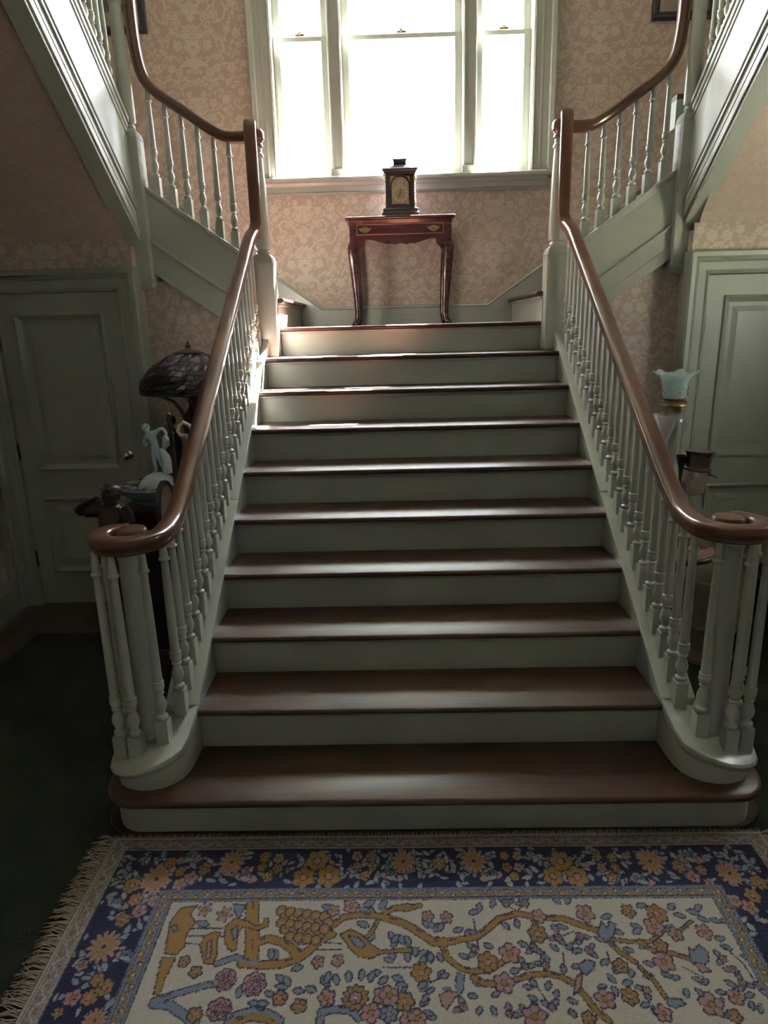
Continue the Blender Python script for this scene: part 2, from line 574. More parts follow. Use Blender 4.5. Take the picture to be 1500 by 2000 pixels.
# ------------------------------------------------------------------ the room
XW, YB, YF, ZC = 2.47, 3.30, -4.6, 5.3
WX0, WX1, WZ0, WZ1 = -0.88, 0.87, 2.655, 4.3
RW0, RW1, RZ0, RZ1 = .45, 1.25, 1.5, 2.0
def bw(x0, x1, z0, z1, res):
    return paper_patch((x0, YB, z0), (1, 0, 0), (0, 0, 1), x1 - x0, z1 - z0, res, x0 + 0.05 + 20 * TU, z0 - 2.09 + 0.245 + 20 * TV)
paper_wall('wall_back', [bw(WX0, WX1, 1.7, WZ0, .0048), bw(-1.75, WX0, 1.75, 3.95, .0058), bw(WX1, 1.75, 1.75, 3.95, .0058),
                         bw(-XW, -1.75, 1.75, 3.95, .03), bw(1.75, XW, 1.75, 3.95, .03), bw(-XW, WX0, 3.95, ZC, .05), bw(WX1, XW, 3.95, ZC, .05),
                         bw(WX0, WX1, WZ1, ZC, .05), bw(-XW, XW, 0, 1.7, .1), bw(-XW, WX0, 1.7, 1.75, .05), bw(WX1, XW, 1.7, 1.75, .05)])
for sd, nm in ((-1, 'left'), (1, 'right')):
    if sd < 0:
        paper_wall('wall_' + nm, [paper_patch((sd * XW, YF, 0), (0, 1, 0), (0, 0, 1), YB - YF, ZC, .04)])
    else:                                              # opening for the added fill window
        wp = lambda y0, y1, z0, z1: paper_patch((XW, y0, z0), (0, 1, 0), (0, 0, 1), y1 - y0, z1 - z0, .04, 0, z0)
        paper_wall('wall_' + nm, [wp(YF, RW0, 0, ZC), wp(RW1, YB, 0, ZC), wp(RW0, RW1, 0, RZ0), wp(RW0, RW1, RZ1, ZC)])
    # wall under the side flight, door wall below the upper flight, and the little return between them
    paper_wall('wall_stair_' + nm, [paper_patch((sd * 1.53, 2.19, 0), (-sd, 0, 0), (0, 0, 1), .60, .6, .02, .1),
                                    paper_patch((sd * 1.53, 2.19, .6), (-sd, 0, 0), (0, 0, 1), .60, 1.32, .0055, .1, .6)])
    paper_wall('wall_door_' + nm, [paper_patch((sd * 1.53, 2.05, 1.93), (sd, 0, 0), (0, 0, 1), .94, .206, .0055, .2, .17),
                                   paper_patch((sd * 1.53, 2.05, 0), (0, 1, 0), (0, 0, 1), .14, 2.1, .006, .0, .0)])
b = MB()
b.box(-XW, XW, YF - .1, YF, 0, ZC)
tag(b.build('wall_front', CEIL), kind='structure')
tag(MB().box(-XW - .1, XW + .1, YF - .1, YB + .15, ZC, ZC + .1).build('ceiling', CEIL), kind='structure')
# dark board floor: every board its own piece
fl = tag(MB().box(-XW, XW, YF, YB, -.06, -.02).build('floor', FLOORW), kind='structure')
bm_ = MB().box(-.069, .069, -1.0, 1.0, -.02, 0).mesh('floor_board')
bm_.materials.append(FLOORW)
n = 0
for i in range(35):
    x = -XW + .07 + i * .1412
    for j, y in enumerate((-3.5, -1.49, .52, 1.6)):
        if -.93 < x < .93 and y > -.5: continue
        o = bpy.data.objects.new('floor_board', bm_)
        place(o, fl, (x, y + (.17 if i % 2 else 0) - (0.1 if j == 3 else 0), -.0005 * ((i * 7 + j) % 3) - (.0012 if j == 3 else 0)))

# ------------------------------------------------------------------ stair window
win = thing('window_1', (0, YB, WZ0), kind='structure')
cas = [(0, 0), (0, .03), (.012, .037), (.022, .028), (.055, .028), (.062, .036), (.078, .032), (.112, .032), (.118, .056), (.145, .060), (.158, .045), (.158, 0)]
MB().frame_xz(WX0, WX1, WZ0 - .01, WZ1, cas, YB, -1, True).build('casing', SAGE, win)
b = MB()
for x0, x1 in ((WX0 - .02, WX0), (WX1, WX1 + .02)):
    b.box(x0, x1, YB, YB + .2, WZ0, WZ1)
b.box(WX0, WX1, YB, YB + .2, WZ1, WZ1 + .02)
b.build('jamb', SAGE, win)
MB().box(WX0 - .02, WX1 + .02, YB - .01, YB + .24, WZ0 - .05, WZ0 - .005).build('outer_sill', SAGE, win)
b = MB()
b.prism([(YB + .02, 2.618), (YB - .075, 2.618), (YB - .085, 2.626), (YB - .085, 2.643), (YB - .075, 2.652), (YB + .02, 2.652)], 'x', -1.03, 1.02)
b.build('stool', SAGE, win)
b = MB()
b.prism([(YB, 2.618), (YB - .045, 2.618), (YB - .035, 2.60), (YB - .026, 2.595), (YB - .026, 2.562), (YB - .034, 2.556), (YB - .018, 2.545), (YB, 2.545)], 'x', -1.0, .99)
b.build('apron', SAGE, win)
MULL = ((-.505, -.413), (.403, .497))
for x0, x1 in MULL:
    b = MB().box(x0, x1, YB - .02, YB + .16, WZ0, WZ1)
    b.box(x0 + .006, x0 + .02, YB - .032, YB - .02, WZ0 + .05, WZ1)
    b.box(x1 - .02, x1 - .006, YB - .032, YB - .02, WZ0 + .05, WZ1)
    b.box(x0 - .004, x1 + .004, YB - .034, YB + .02, WZ0, WZ0 + .05)
    b.build('mullion', SAGE, win, bevel=.002)
for x0, x1 in ((WX0, MULL[0][0]), (MULL[0][1], MULL[1][0]), (MULL[1][1], WX1)):
    for z0, z1, y, nm in ((WZ0, 3.545, YB + .07, 'lower_sash'), (3.515, WZ1, YB + .115, 'upper_sash')):
        sw = .047
        b = MB().box(x0, x0 + sw, y, y + .035, z0, z1).box(x1 - sw, x1, y, y + .035, z0, z1)
        b.box(x0 + sw, x1 - sw, y, y + .035, z0, z0 + (.05 if nm == 'lower_sash' else .03)).box(x0 + sw, x1 - sw, y, y + .035, z1 - (.03 if nm == 'lower_sash' else .05), z1)
        s_ = b.build(nm, SAGE, win, bevel=.003)
        MB().box(x0 + sw - .004, x1 - sw + .004, y + .016, y + .019, z0 + .02, z1 - .02).build('pane', GLASS, s_)
    b = MB()
    xm = (x0 + x1) / 2
    b.box(xm - .03, xm + .03, YB + .058, YB + .072, 3.545, 3.556).sphere((xm, YB + .062, 3.56), .012, 8, 6)
    b.build('sash_lock', BRASS, win)
# unseen window added in the right wall to fill light on that side
def plain_window(name, c, u, w, h, z0):
    wn = thing(name, (c[0], c[1], z0), kind='structure')
    u = Vector(u)
    nn = Vector((-u.y, u.x, 0))
    c = Vector((c[0], c[1], 0))
    def bar(nm, a0, a1, b0, b1, d0, d1, mt=SAGE):
        q = [c + u * a + nn * d for a, d in ((a0, d0), (a1, d0), (a1, d1), (a0, d1))]
        MB().prism([(p.x, p.y) for p in q], 'z', b0, b1).build(nm, mt, wn)
    z1, k = z0 + h, w / 2
    bar('jamb', -k, -k + .05, z0, z1, -.05, .08); bar('jamb', k - .05, k, z0, z1, -.05, .08)
    bar('head', -k + .05, k - .05, z1 - .05, z1, -.05, .08); bar('sill', -k + .05, k - .05, z0, z0 + .05, -.08, .10)
    bar('meeting_rail', -k + .05, k - .05, z0 + h / 2 - .02, z0 + h / 2 + .02, .0, .04)
    bar('pane', -k + .05, k - .05, z0 + .05, z0 + h / 2 - .02, .018, .021, GLASS); bar('pane', -k + .05, k - .05, z0 + h / 2 + .02, z1 - .05, .018, .021, GLASS)
plain_window('fill_window', (XW + .04, (RW0 + RW1) / 2), (0, 1, 0), RW1 - RW0, RZ1 - RZ0, RZ0)
# unseen eave added to keep sun off the lower steps, and the lawn
b = MB().box(-4.0, 4.0, YB + .22, YB + .60, 4.36, 4.46)
ADDED_EAVE = tag(b.build('trim_1', SAGE), kind='structure')
LAWN = paint('lawn_grass', (0.10, 0.12, 0.07), 0.9, 0.3, 0)
tag(MB().box(-30, 30, -40, 60, -.5, -.4).build('lawn', LAWN), 'green lawn outside beyond the stair window', 'lawn', kind='stuff')

# ------------------------------------------------------------------ doors under the upper flights
def door(sd, name):
    d = thing(name, (sd * 1.98, 2.07, 0), kind='structure')
    xi, xo, top = sd * 1.632, sd * 2.345, 1.872                       # latch / hinge side
    x0, x1 = min(xi, xo), max(xi, xo)
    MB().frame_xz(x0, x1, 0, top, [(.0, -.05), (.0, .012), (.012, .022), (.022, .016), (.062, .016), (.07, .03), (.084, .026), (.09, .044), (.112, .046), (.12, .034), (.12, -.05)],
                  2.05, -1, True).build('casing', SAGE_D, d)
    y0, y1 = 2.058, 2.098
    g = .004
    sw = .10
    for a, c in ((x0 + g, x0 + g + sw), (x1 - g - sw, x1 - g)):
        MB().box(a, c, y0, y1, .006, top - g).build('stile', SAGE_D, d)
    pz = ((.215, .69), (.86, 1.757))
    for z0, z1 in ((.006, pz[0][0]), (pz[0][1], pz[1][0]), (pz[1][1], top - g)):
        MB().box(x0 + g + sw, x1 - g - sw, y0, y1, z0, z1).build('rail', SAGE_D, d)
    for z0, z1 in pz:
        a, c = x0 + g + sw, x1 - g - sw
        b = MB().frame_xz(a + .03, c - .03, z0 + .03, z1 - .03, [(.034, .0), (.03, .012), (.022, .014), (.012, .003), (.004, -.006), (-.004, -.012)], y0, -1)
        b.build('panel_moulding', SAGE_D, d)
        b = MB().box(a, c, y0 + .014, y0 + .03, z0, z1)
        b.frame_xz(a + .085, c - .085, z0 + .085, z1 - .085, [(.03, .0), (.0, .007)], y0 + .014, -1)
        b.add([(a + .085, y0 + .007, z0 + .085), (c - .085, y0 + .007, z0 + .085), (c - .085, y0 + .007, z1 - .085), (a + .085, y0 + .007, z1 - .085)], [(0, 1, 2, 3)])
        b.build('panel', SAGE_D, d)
    k = MB()
    kx, kz = (xi + sd * .055 if sd < 0 else xo - sd * .055), .945
    def yl(prof):                                                     # lathe along -Y
        m = MB().lathe(prof, 16)
        return [(kx + p[0], y0 - p[2], kz + p[1]) for p in m.v], m.f
    k.add(*yl([(.026, 0), (.026, .004), (.02, .008), (.009, .012), (.009, .03), (.018, .034), (.025, .044), (.024, .055), (.016, .062), (0, .064)]))
    k.build('knob', KNOBM, d, smooth=True)
    for z in (.30, .97, 1.60):
        b = MB()
        b.lathe([(.007, -.045), (.007, .045)], 10, ((xo if sd < 0 else xi) - (sd if sd < 0 else -sd) * .002, y0 - .004, z)).lathe([(.005, .045), (.008, .05), (0, .056)], 10, ((xo if sd < 0 else xi) - (sd if sd < 0 else -sd) * .002, y0 - .004, z))
        b.build('hinge', BRONZE, d, smooth=True)
    return d
door(-1, 'door_1')
door(1, 'door_2')
for sd, nm in ((-1, 'left'), (1, 'right')):
    b = MB().prism([(0, 0), (.018, 0), (.018, .15), (.012, .165), (.006, .18), (0, .18)], 'y', YF, 2.04)
    for i, p in enumerate(b.v): b.v[i] = (sd * (XW - p[0]), p[1], p[2])
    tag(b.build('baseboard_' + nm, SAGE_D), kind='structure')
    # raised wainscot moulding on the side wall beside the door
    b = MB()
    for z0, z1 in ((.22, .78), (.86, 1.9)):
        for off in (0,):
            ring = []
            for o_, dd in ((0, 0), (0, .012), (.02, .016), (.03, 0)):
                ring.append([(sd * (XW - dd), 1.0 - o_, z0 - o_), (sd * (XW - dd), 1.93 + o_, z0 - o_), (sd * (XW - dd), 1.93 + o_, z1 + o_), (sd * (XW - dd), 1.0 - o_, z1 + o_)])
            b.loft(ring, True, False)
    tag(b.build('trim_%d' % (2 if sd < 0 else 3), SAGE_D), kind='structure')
# landing baseboard with outlet, and the raking skirts up the side flights
b = MB().prism([(YB, 1.65), (YB - .02, 1.65), (YB - .02, 1.765), (YB - .026, 1.772), (YB - .02, 1.785), (YB - .008, 1.79), (YB, 1.79)], 'x', -.617, .595)
tag(b.build('baseboard_back', SAGE), kind='structure')
SLS = 0.68
for sd, x0, i in ((-1, .617, 4), (1, .595, 5)):
    x1 = 1.75
    b = MB()
    def lin(x, z): return z + (x - x0) * SLS
    pr = [(1.45, .02), (1.765, .02), (1.772, .026), (1.785, .02), (1.79, .008), (1.79, 0), (1.45, 0)]
    rings = [[(sd * x, YB - d, lin(x, z) if k else (1.65 if d > 0 or z < 1.7 else lin(x, z))) for k, (z, d) in enumerate(pr)] for x in (x0, x1)]
    rings[0][0] = (sd * x0, YB - .02, 1.65); rings[0][-1] = (sd * x0, YB, 1.65)
    b.loft(rings)
    tag(b.build('trim_%d' % i, SAGE), kind='structure')
# ------------------------------------------------------------------ main flight
H, D, WI, WO = .165, .251, .828, .94                                  # rise, run, inner and outer half width
SL = H / D
def nose_z(y): return H + SL * y
stair = thing('staircase', (0, 1.1, 0), 'wide straight flight of dark red wooden treads between pale green risers', 'staircase')
NOSE = [(0, 0), (-.007, .004), (-.0115, .010), (-.0125, .016), (-.010, .022), (-.004, .026)]
for k in range(2, 11):
    y, z = (k - 1) * D, k * H
    hw = WI if k < 10 else .7735
    yb = y + D + .045 if k < 10 else YB - .004
    pr = [(yb, z - .026)] + [(y + .0125 + p, z - .026 + q) for p, q in NOSE] + [(yb, z)]
    MB().prism(pr, 'x', -hw, hw).build('tread' if k < 10 else 'landing_tread', TREADW, stair, smooth=True, angle=50)
    if k == 10:
        MB().box(-1.5, 1.5, 2.32, YB - .004, z - .05, z - .004).build('landing_floor', TREADW, stair)
    r = MB().box(-hw if k < 10 else -.772, hw if k < 10 else .772, y + .034, y + .052, z - H - .003, z - .026).build('riser', RISER, stair, bevel=.001)
    MB().prism([(y + .034, z - .026), (y + .016, z - .026), (y + .018, z - .032), (y + .026, z - .037), (y + .028, z - .043), (y + .034, z - .043)], 'x', -hw, hw).build('cove_moulding', RISER, r)
def bull(cx, cy, rx, ry, yb, n=14):
    pts = []
    for i in range(n + 1):                                            # left end, from back to front
        a = pi * .62 + (pi * 1.5 - pi * .62) * i / n
        pts.append((-cx + rx * cos(a), cy + ry * sin(a)))
    right = [(-p[0], p[1]) for p in reversed(pts)]
    return [(-.9, yb)] + pts + right + [(.9, yb)]
def slab(name, outline, z0, z1, mat, prof, parent):
    """horizontal slab with a shaped edge: prof = (inset, height 0..1)"""
    rings = []
    n = len(outline)
    for ins, t in prof:
        ring = []
        for i in range(n):
            a, c = Vector(outline[i - 1]), Vector(outline[(i + 1) % n])
            tg = (c - a).normalized()
            nn = Vector((-tg.y, tg.x))
            p = Vector(outline[i]) + nn * ins
            ring.append((p.x, p.y, z0 + (z1 - z0) * t))
        rings.append(ring)
    return MB().loft(rings).build(name, mat, parent, smooth=True, angle=50)
o1 = bull(.985, .135, .123, .157, .312)
slab('tread', o1, H - .028, H, TREADW, [(.012, 0), (.003, .2), (0, .5), (.003, .8), (.012, 1)], stair)
o2 = bull(.985, .150, .105, .124, .27)
slab('riser', o2, 0.012, H - .028, RISER, [(0, 0), (0, 1)], stair)
slab('cove_moulding', bull(.985, .150, .113, .132, .27), H - .042, H - .028, RISER, [(.008, 0), (.004, .4), (0, 1)], stair)
o3 = bull(.985, .150, .148, .135, .27)
slab('base_shoe', o3, 0, .014, DARKW, [(0, 0), (0, .6), (.004, 1)], stair)
for s in (-1, 1):
    ya, yb = .27, 2.165
    pr = [(ya, 0.0), (yb, 0.0), (yb, nose_z(yb) - .016), (ya, nose_z(ya) - .016)]
    cb = MB().prism(pr, 'x', s * WI, s * WO).build('curb_string', SAGE, stair)
    ym = 1.105                                                        # cap in two lengths with a visible joint
    for a, c in ((ya, ym - .0012), (ym + .0012, yb)):
        MB().prism([(a, nose_z(a) - .018), (c, nose_z(c) - .018), (c, nose_z(c) + .004), (a, nose_z(a) + .004)], 'x', s * (WI - .003), s * (WO + .008)).build('curb_cap', SAGE, cb, bevel=.003)
    # curled end of the curb
    base = [(-.828, .30), (-.829, .20), (-.834, .145), (-.848, .100), (-.872, .073), (-.90, .054), (-.932, .044), (-.964, .041), (-.996, .046), (-1.025, .057),
            (-1.052, .078), (-1.07, .105), (-1.077, .14), (-1.07, .18), (-1.05, .22), (-1.015, .255), (-.975, .28), (-.935, .30)]
    def zt(x, y): return .225 + (x + 1.075) * .25 + max(0, y - .11) * .35
    def off(d, dz, flat=None):
        ring = []
        n = len(base)
        for i in range(n):
            a, c = Vector(base[max(i - 1, 0)]), Vector(base[min(i + 1, n - 1)])
            tg = (c - a).normalized()
            p = Vector(base[i]) + Vector((tg.y, -tg.x)) * -d * min(1, max(.05, (i - .5) / 6))
            ring.append((p.x if s < 0 else -p.x, p.y, flat if flat is not None else zt(*base[i]) + dz))
        return ring
    cu = MB().loft([off(0, 0, H), off(0, -.03)]).build('curb_curl', SAGE, stair, smooth=True)
    MB().loft([off(.004, -.034), off(.014, -.026), off(.022, -.014), off(.024, -.007), off(.019, .002), off(.012, .004)]).build('curl_cap', SAGE, cu, smooth=True)

# ------------------------------------------------------------------ turned balusters
def baluster_mesh(L, hb=.088, w=.0215):
    T = L - hb
    sc = .53 / .53
    p = [(.0135, 0), (.0185, .004), (.021, .010), (.0195, .017), (.013, .021), (.0115, .025), (.014, .033), (.019, .044), (.0215, .055), (.0205, .066), (.0165, .079), (.0125, .090),
         (.0115, .094), (.016, .0965), (.0175, .100), (.016, .1035), (.0135, .106), (.0165, .111), (.0200, .121), (.0205, .130), (.0185, .139), (.0195, .1405), (.0205, .143), (.0195, .1455), (.0165, .1475)]
    top = T - .074
    p += [(.0160, .18), (.0150, .147 + (top - .147) * .5), (.0124, top - .016), (.0122, top - .009), (.0146, top - .0055), (.0182, top - .003), (.0190, top + .0005), (.0182, top + .004), (.0150, top + .0065), (.0142, top + .010), (.0102, T)]
    m = MB().box(-w, w, -w, w, -.03, hb)
    m.lathe([(r, z + hb) for r, z in p], 16)
    me = m.mesh('baluster', True, 40)
    me.materials.append(SAGE)
    return me
BAL = {}
def baluster(parent, loc, L):
    key = round(L, 3)
    if key not in BAL: BAL[key] = baluster_mesh(key)
    o = bpy.data.objects.new('baluster', BAL[key])
    place(o, parent, loc)
    return o

RAILP = [(-.030, .006), (-.0292, .0155), (-.0262, .0222), (-.0205, .0258), (-.008, .0275), (.008, .0275), (.0205, .0258), (.0262, .0222), (.0292, .0155), (.030, .006), (.029, -.006), (.024, -.012), (.0225, -.018), (.0245, -.0225), (.0225, -.0275),
         (-.0225, -.0275), (-.0245, -.0225), (-.0225, -.018), (-.024, -.012), (-.029, -.006)]
RAILP = [(u * 1.08, w_ * 1.0) for u, w_ in RAILP]

def newel_post(parent, x, y, zb, zblock, zshaft, zcap, hw, mat=SAGE, drop=None):
    m = MB().box(x - hw, x + hw, y - hw, y + hw, zb, zblock - .05)
    n = 10
    rings = []
    for i in range(n + 1):                                            # rounded shoulders of the square block
        a = pi / 2 * i / n
        k = hw - .03 * (1 - cos(a))
        rings.append([(x - k, y - k, zblock - .05 + .05 * sin(a)), (x + k, y - k, zblock - .05 + .05 * sin(a)), (x + k, y + k, zblock - .05 + .05 * sin(a)), (x - k, y + k, zblock - .05 + .05 * sin(a))])
    m.loft(rings)
    o = m.build('newel_post', mat, parent, bevel=.003)
    r = hw * .80
    q = [(r * .72, -.004), (r * .80, .004), (r * .84, .010), (r * .78, .017), (r * .66, .020), (r * .66, .024), (r * .9, .030), (r * .97, .038)]
    L = zshaft - zblock
    q += [(r * .97, .05), (r * .93, L * .3), (r * .82, L * .65), (r * .68, L - .06), (r * .66, L - .05), (r * .78, L - .044), (r * .82, L - .036), (r * .78, L - .028), (r * .66, L - .022), (r * .66, L)]
    MB().lathe(q, 20, (x, y, zblock)).build('newel_shaft', mat, o, smooth=True)
    q = [(r * .66, 0), (r * .8, .006), (r * .8, .012), (r * .7, .018), (r * .78, .026), (r * 1.0, .034), (r * 1.02, .048), (r * .98, .060), (r * .8, .068), (0, .074)]
    k = (zcap - zshaft) / .074
    MB().lathe([(a, c * k) for a, c in q], 20, (x, y, zshaft)).build('newel_cap', RAILW, o, smooth=True)
    if drop:
        m = MB()
        for z0, z1, e in ((zb - .008, zb, .004), (zb - .018, zb - .008, .000)):
            m.box(x - hw - e, x + hw + e, y - hw - e, y + hw + e, z0, z1)
        rings = []
        for i in range(7):
            a = pi / 2 * i / 6
            k = hw - .004 - .03 * (1 - cos(a))
            zz = zb - .018 - .035 * sin(a)
            rings.append([(x - k, y - k, zz), (x + k, y - k, zz), (x + k, y + k, zz), (x - k, y + k, zz)])
        m.loft(rings)
        m.build('pendant_drop', mat, o)
    return o

SIDE = {-1: 'left', 1: 'right'}
LAB = {-1: 'with the stained glass lamp behind it', 1: 'with the blue glass oil lamp behind it'}
XB, XR = .882, .866
def rail_z(y): return .168 + .598 + .672 * y                          # centre line of the sloping rail
SP = (.972, .205)
for s in (-1, 1):
    rl = thing('stair_railing', (s * XB, .3, 0), 'main flight balustrade, mahogany scroll handrail, ' + LAB[s], 'railing', 'balustrades of the main flight')
    pts, sides = [], []
    zv = 1.004
    # volute, from the eye outwards
    N = 30
    for i in range(N + 1):
        th = math.radians(-255 + 255 * i / N)
        r = .056 + .048 * (i / N) ** .45
        pts.append((-(SP[0] - r * cos(th)), SP[1] + r * sin(th), zv))
        sides.append((cos(th), sin(th), 0))
    ys = [.24, .28, .32, .36, .40, .44, .48, .54, .62, .8, 1.1, 1.5, 1.85, 1.98]
    def ez(y):
        d = (rail_z(y) - zv) / .028
        return zv + .028 * (math.log1p(math.exp(d)) if d < 30 else d) - .002
    for y in ys:
        pts.append((-XR, y, ez(y)))
        sides.append((1, 0, 0))
    # gooseneck up to the newel cap
    cx_, r = 2.125, .075
    zc = rail_z(2.04)
    for i in range(1, 9):
        a = math.atan(.672) + (pi / 2 - math.atan(.672)) * i / 8
        yy = cx_ - r * (1 - sin(a)) / (1 - sin(math.atan(.672))) * .9
        zz = zc + .055 * (1 - cos(pi / 2 * i / 8)) + .02 * i / 8
        pts.append((-XR + .024 * i / 8, yy, zz))
        sides.append((1, 0, 0))
    z0 = pts[-1][2]
    for t in (.2, .5, .8, .92):
        pts.append((-XR + .024, cx_, z0 + t * (2.70 - z0)))
        sides.append((1, 0, 0))
    pts.append((-XR + .024, cx_ + .003, 2.692)); sides.append((1, 0, 0))
    pts.append((-XR + .024, cx_ + .012, 2.703)); sides.append((1, 0, 0))
    if s > 0:
        pts = [(-p[0], p[1], p[2]) for p in pts]
        sides = [(v[0], -v[1], 0) for v in sides]
    hr = MB().sweep(pts, sides, RAILP).build('handrail', RAILW, rl, smooth=True, angle=60)
    MB().lathe([(.0, -.0275), (.046, -.0275), (.050, -.02), (.048, -.012), (.052, -.006), (.054, .004), (.052, .015), (.045, .024), (.027, .0285), (0, .029)], 28,
               (s * (SP[0] - .004), SP[1] + .022, zv)).build('scroll_eye', RAILW, hr, smooth=True)
    # short level piece across the top of the newel
    newel_post(rl, s * .832, 2.215, 1.485, 2.055, 2.60, 2.70, .06)
    # scroll column
    q = [(.052, -.03), (.052, .01), (.046, .018), (.044, .03), (.0415, .05), (.038, .3), (.033, .66), (.032, .69), (.036, .694), (.036, .702), (.033, .706), (.035, .735)]
    MB().lathe(q, 20, (s * .975, .195, .245)).build('scroll_column', SAGE, rl, smooth=True)
    for x, y in ((-1.055, .128), (-1.062, .215), (-.994, .108), (-.913, .150)):
        zb = zt(x, y)
        baluster(rl, (-s * x, y, zb), .975 - zb + .004)
    y = .258
    while y < 2.13:
        L = (ez(y) - .026) - nose_z(y) + .006
        baluster(rl, (s * XB, y, nose_z(y)), round(L / .012) * .012)
        y += D / 3

# ------------------------------------------------------------------ side flights
for s in (-1, 1):
    st_ = thing('side_staircase', (s * 1.2, 2.7, 1.65), 'short side flight climbing %s from the landing, green outer string' % ('left' if s < 0 else 'right'), 'staircase', 'side flights')
    def top(x): return 2.065 + .70 * (x - .947)
    yA, yB_ = 2.163, 2.235
    def band(d0, d1, p, xa=.885, xb=1.46):
        return MB().prism([(s * xa, top(xa) - d1), (s * xb, top(xb) - d1), (s * xb, top(xb) - d0), (s * xa, top(xa) - d0)], 'y', yA - p, yB_)
    sg = band(.012, .40, 0).build('string', SAGE, st_)
    band(-.004, .018, .014).build('string_cap', SAGE, sg, bevel=.003)
    band(.018, .034, .006).build('cap_bead', SAGE, sg, bevel=.003)
    band(.272, .292, .016).build('bead_moulding', SAGE, sg, bevel=.006)
    band(.292, .385, .005).build('lower_fascia', SAGE, sg)
    band(.385, .455, .010).build('lower_fascia', SAGE, sg, bevel=.002)
    for k in range(1, 5):
        xa, z = .735 + .237 * (k - 1), 1.65 + H * k
        xb = xa + .28 if k < 4 else XW - .004
        ys_, ye = 2.236, YB - .021
        pr = [(s * xb, z - .026)] + [(s * (xa + .0125 + p), z - .026 + q) for p, q in NOSE] + [(s * xb, z)]
        MB().prism(pr, 'y', ys_, ye).build('tread', TREADW, st_, smooth=True, angle=50)
        MB().box(s * (xa + .034), s * (xa + .052), ys_, ye, z - H - .002, z - .026).build('riser', RISER, st_)
        MB().box(s * (xa + .022), s * (xa + .034), ys_, ye, z - .04, z - .026).build('cove_moulding', RISER, st_)
    for k, pl in enumerate((((1.565, 2.236), (1.565, YB - .021), (XW - .004, YB - .021), (XW - .004, 2.12)), ((1.565, 2.236), (2.05, YB - .021), (XW - .004, YB - .021), (XW - .004, 2.12)), ((1.452 if s > 0 else 1.565, 2.236), (1.452 if s > 0 else 1.565, 2.31), (XW - .004, 2.80), (XW - .004, 2.12)))):
        z = 2.31 + H * (k + 1)
        pl = [(s * p[0], p[1]) for p in pl]
        MB().prism(pl, 'z', z - H, z - .026).build('winder_riser', RISER, st_)
        MB().prism(pl, 'z', z - .026, z).build('winder_tread', TREADW, st_)
    # balustrade of the side flight
    rl = thing('side_railing', (s * 1.2, 2.2, 1.9), 'side flight balustrade climbing %s to a turned corner post with pendant' % ('left' if s < 0 else 'right'), 'railing', 'balustrades of the side flights')
    P = [(.832, 2.665), (.90, 2.657), (.955, 2.657), (.99, 2.661), (1.02, 2.671), (1.06, 2.692), (1.11, 2.724), (1.20, 2.786), (1.30, 2.852), (1.345, 2.884), (1.375, 2.912), (1.40, 2.945),
         (1.417, 2.985), (1.427, 3.03), (1.433, 3.08), (1.438, 3.14), (1.44, 3.22), (1.44, 3.31), (1.44, 3.40)]
    MB().sweep([(s * x, 2.205, z) for x, z in P], [(0, -s, 0)] * len(P), RAILP).build('handrail', RAILW, rl, smooth=True, angle=60)
    newel_post(rl, s * 1.505, 2.165, 1.935, 2.70, 3.33, 3.43, .055, drop=True)
    for i in range(6):
        x = .982 + .083 * i
        zr = np.interp(x, [p[0] for p in P], [p[1] for p in P]) - .024
        L = zr - top(x) + .006
        baluster(rl, (s * x, 2.205, top(x)), round(L / .01) * .01)

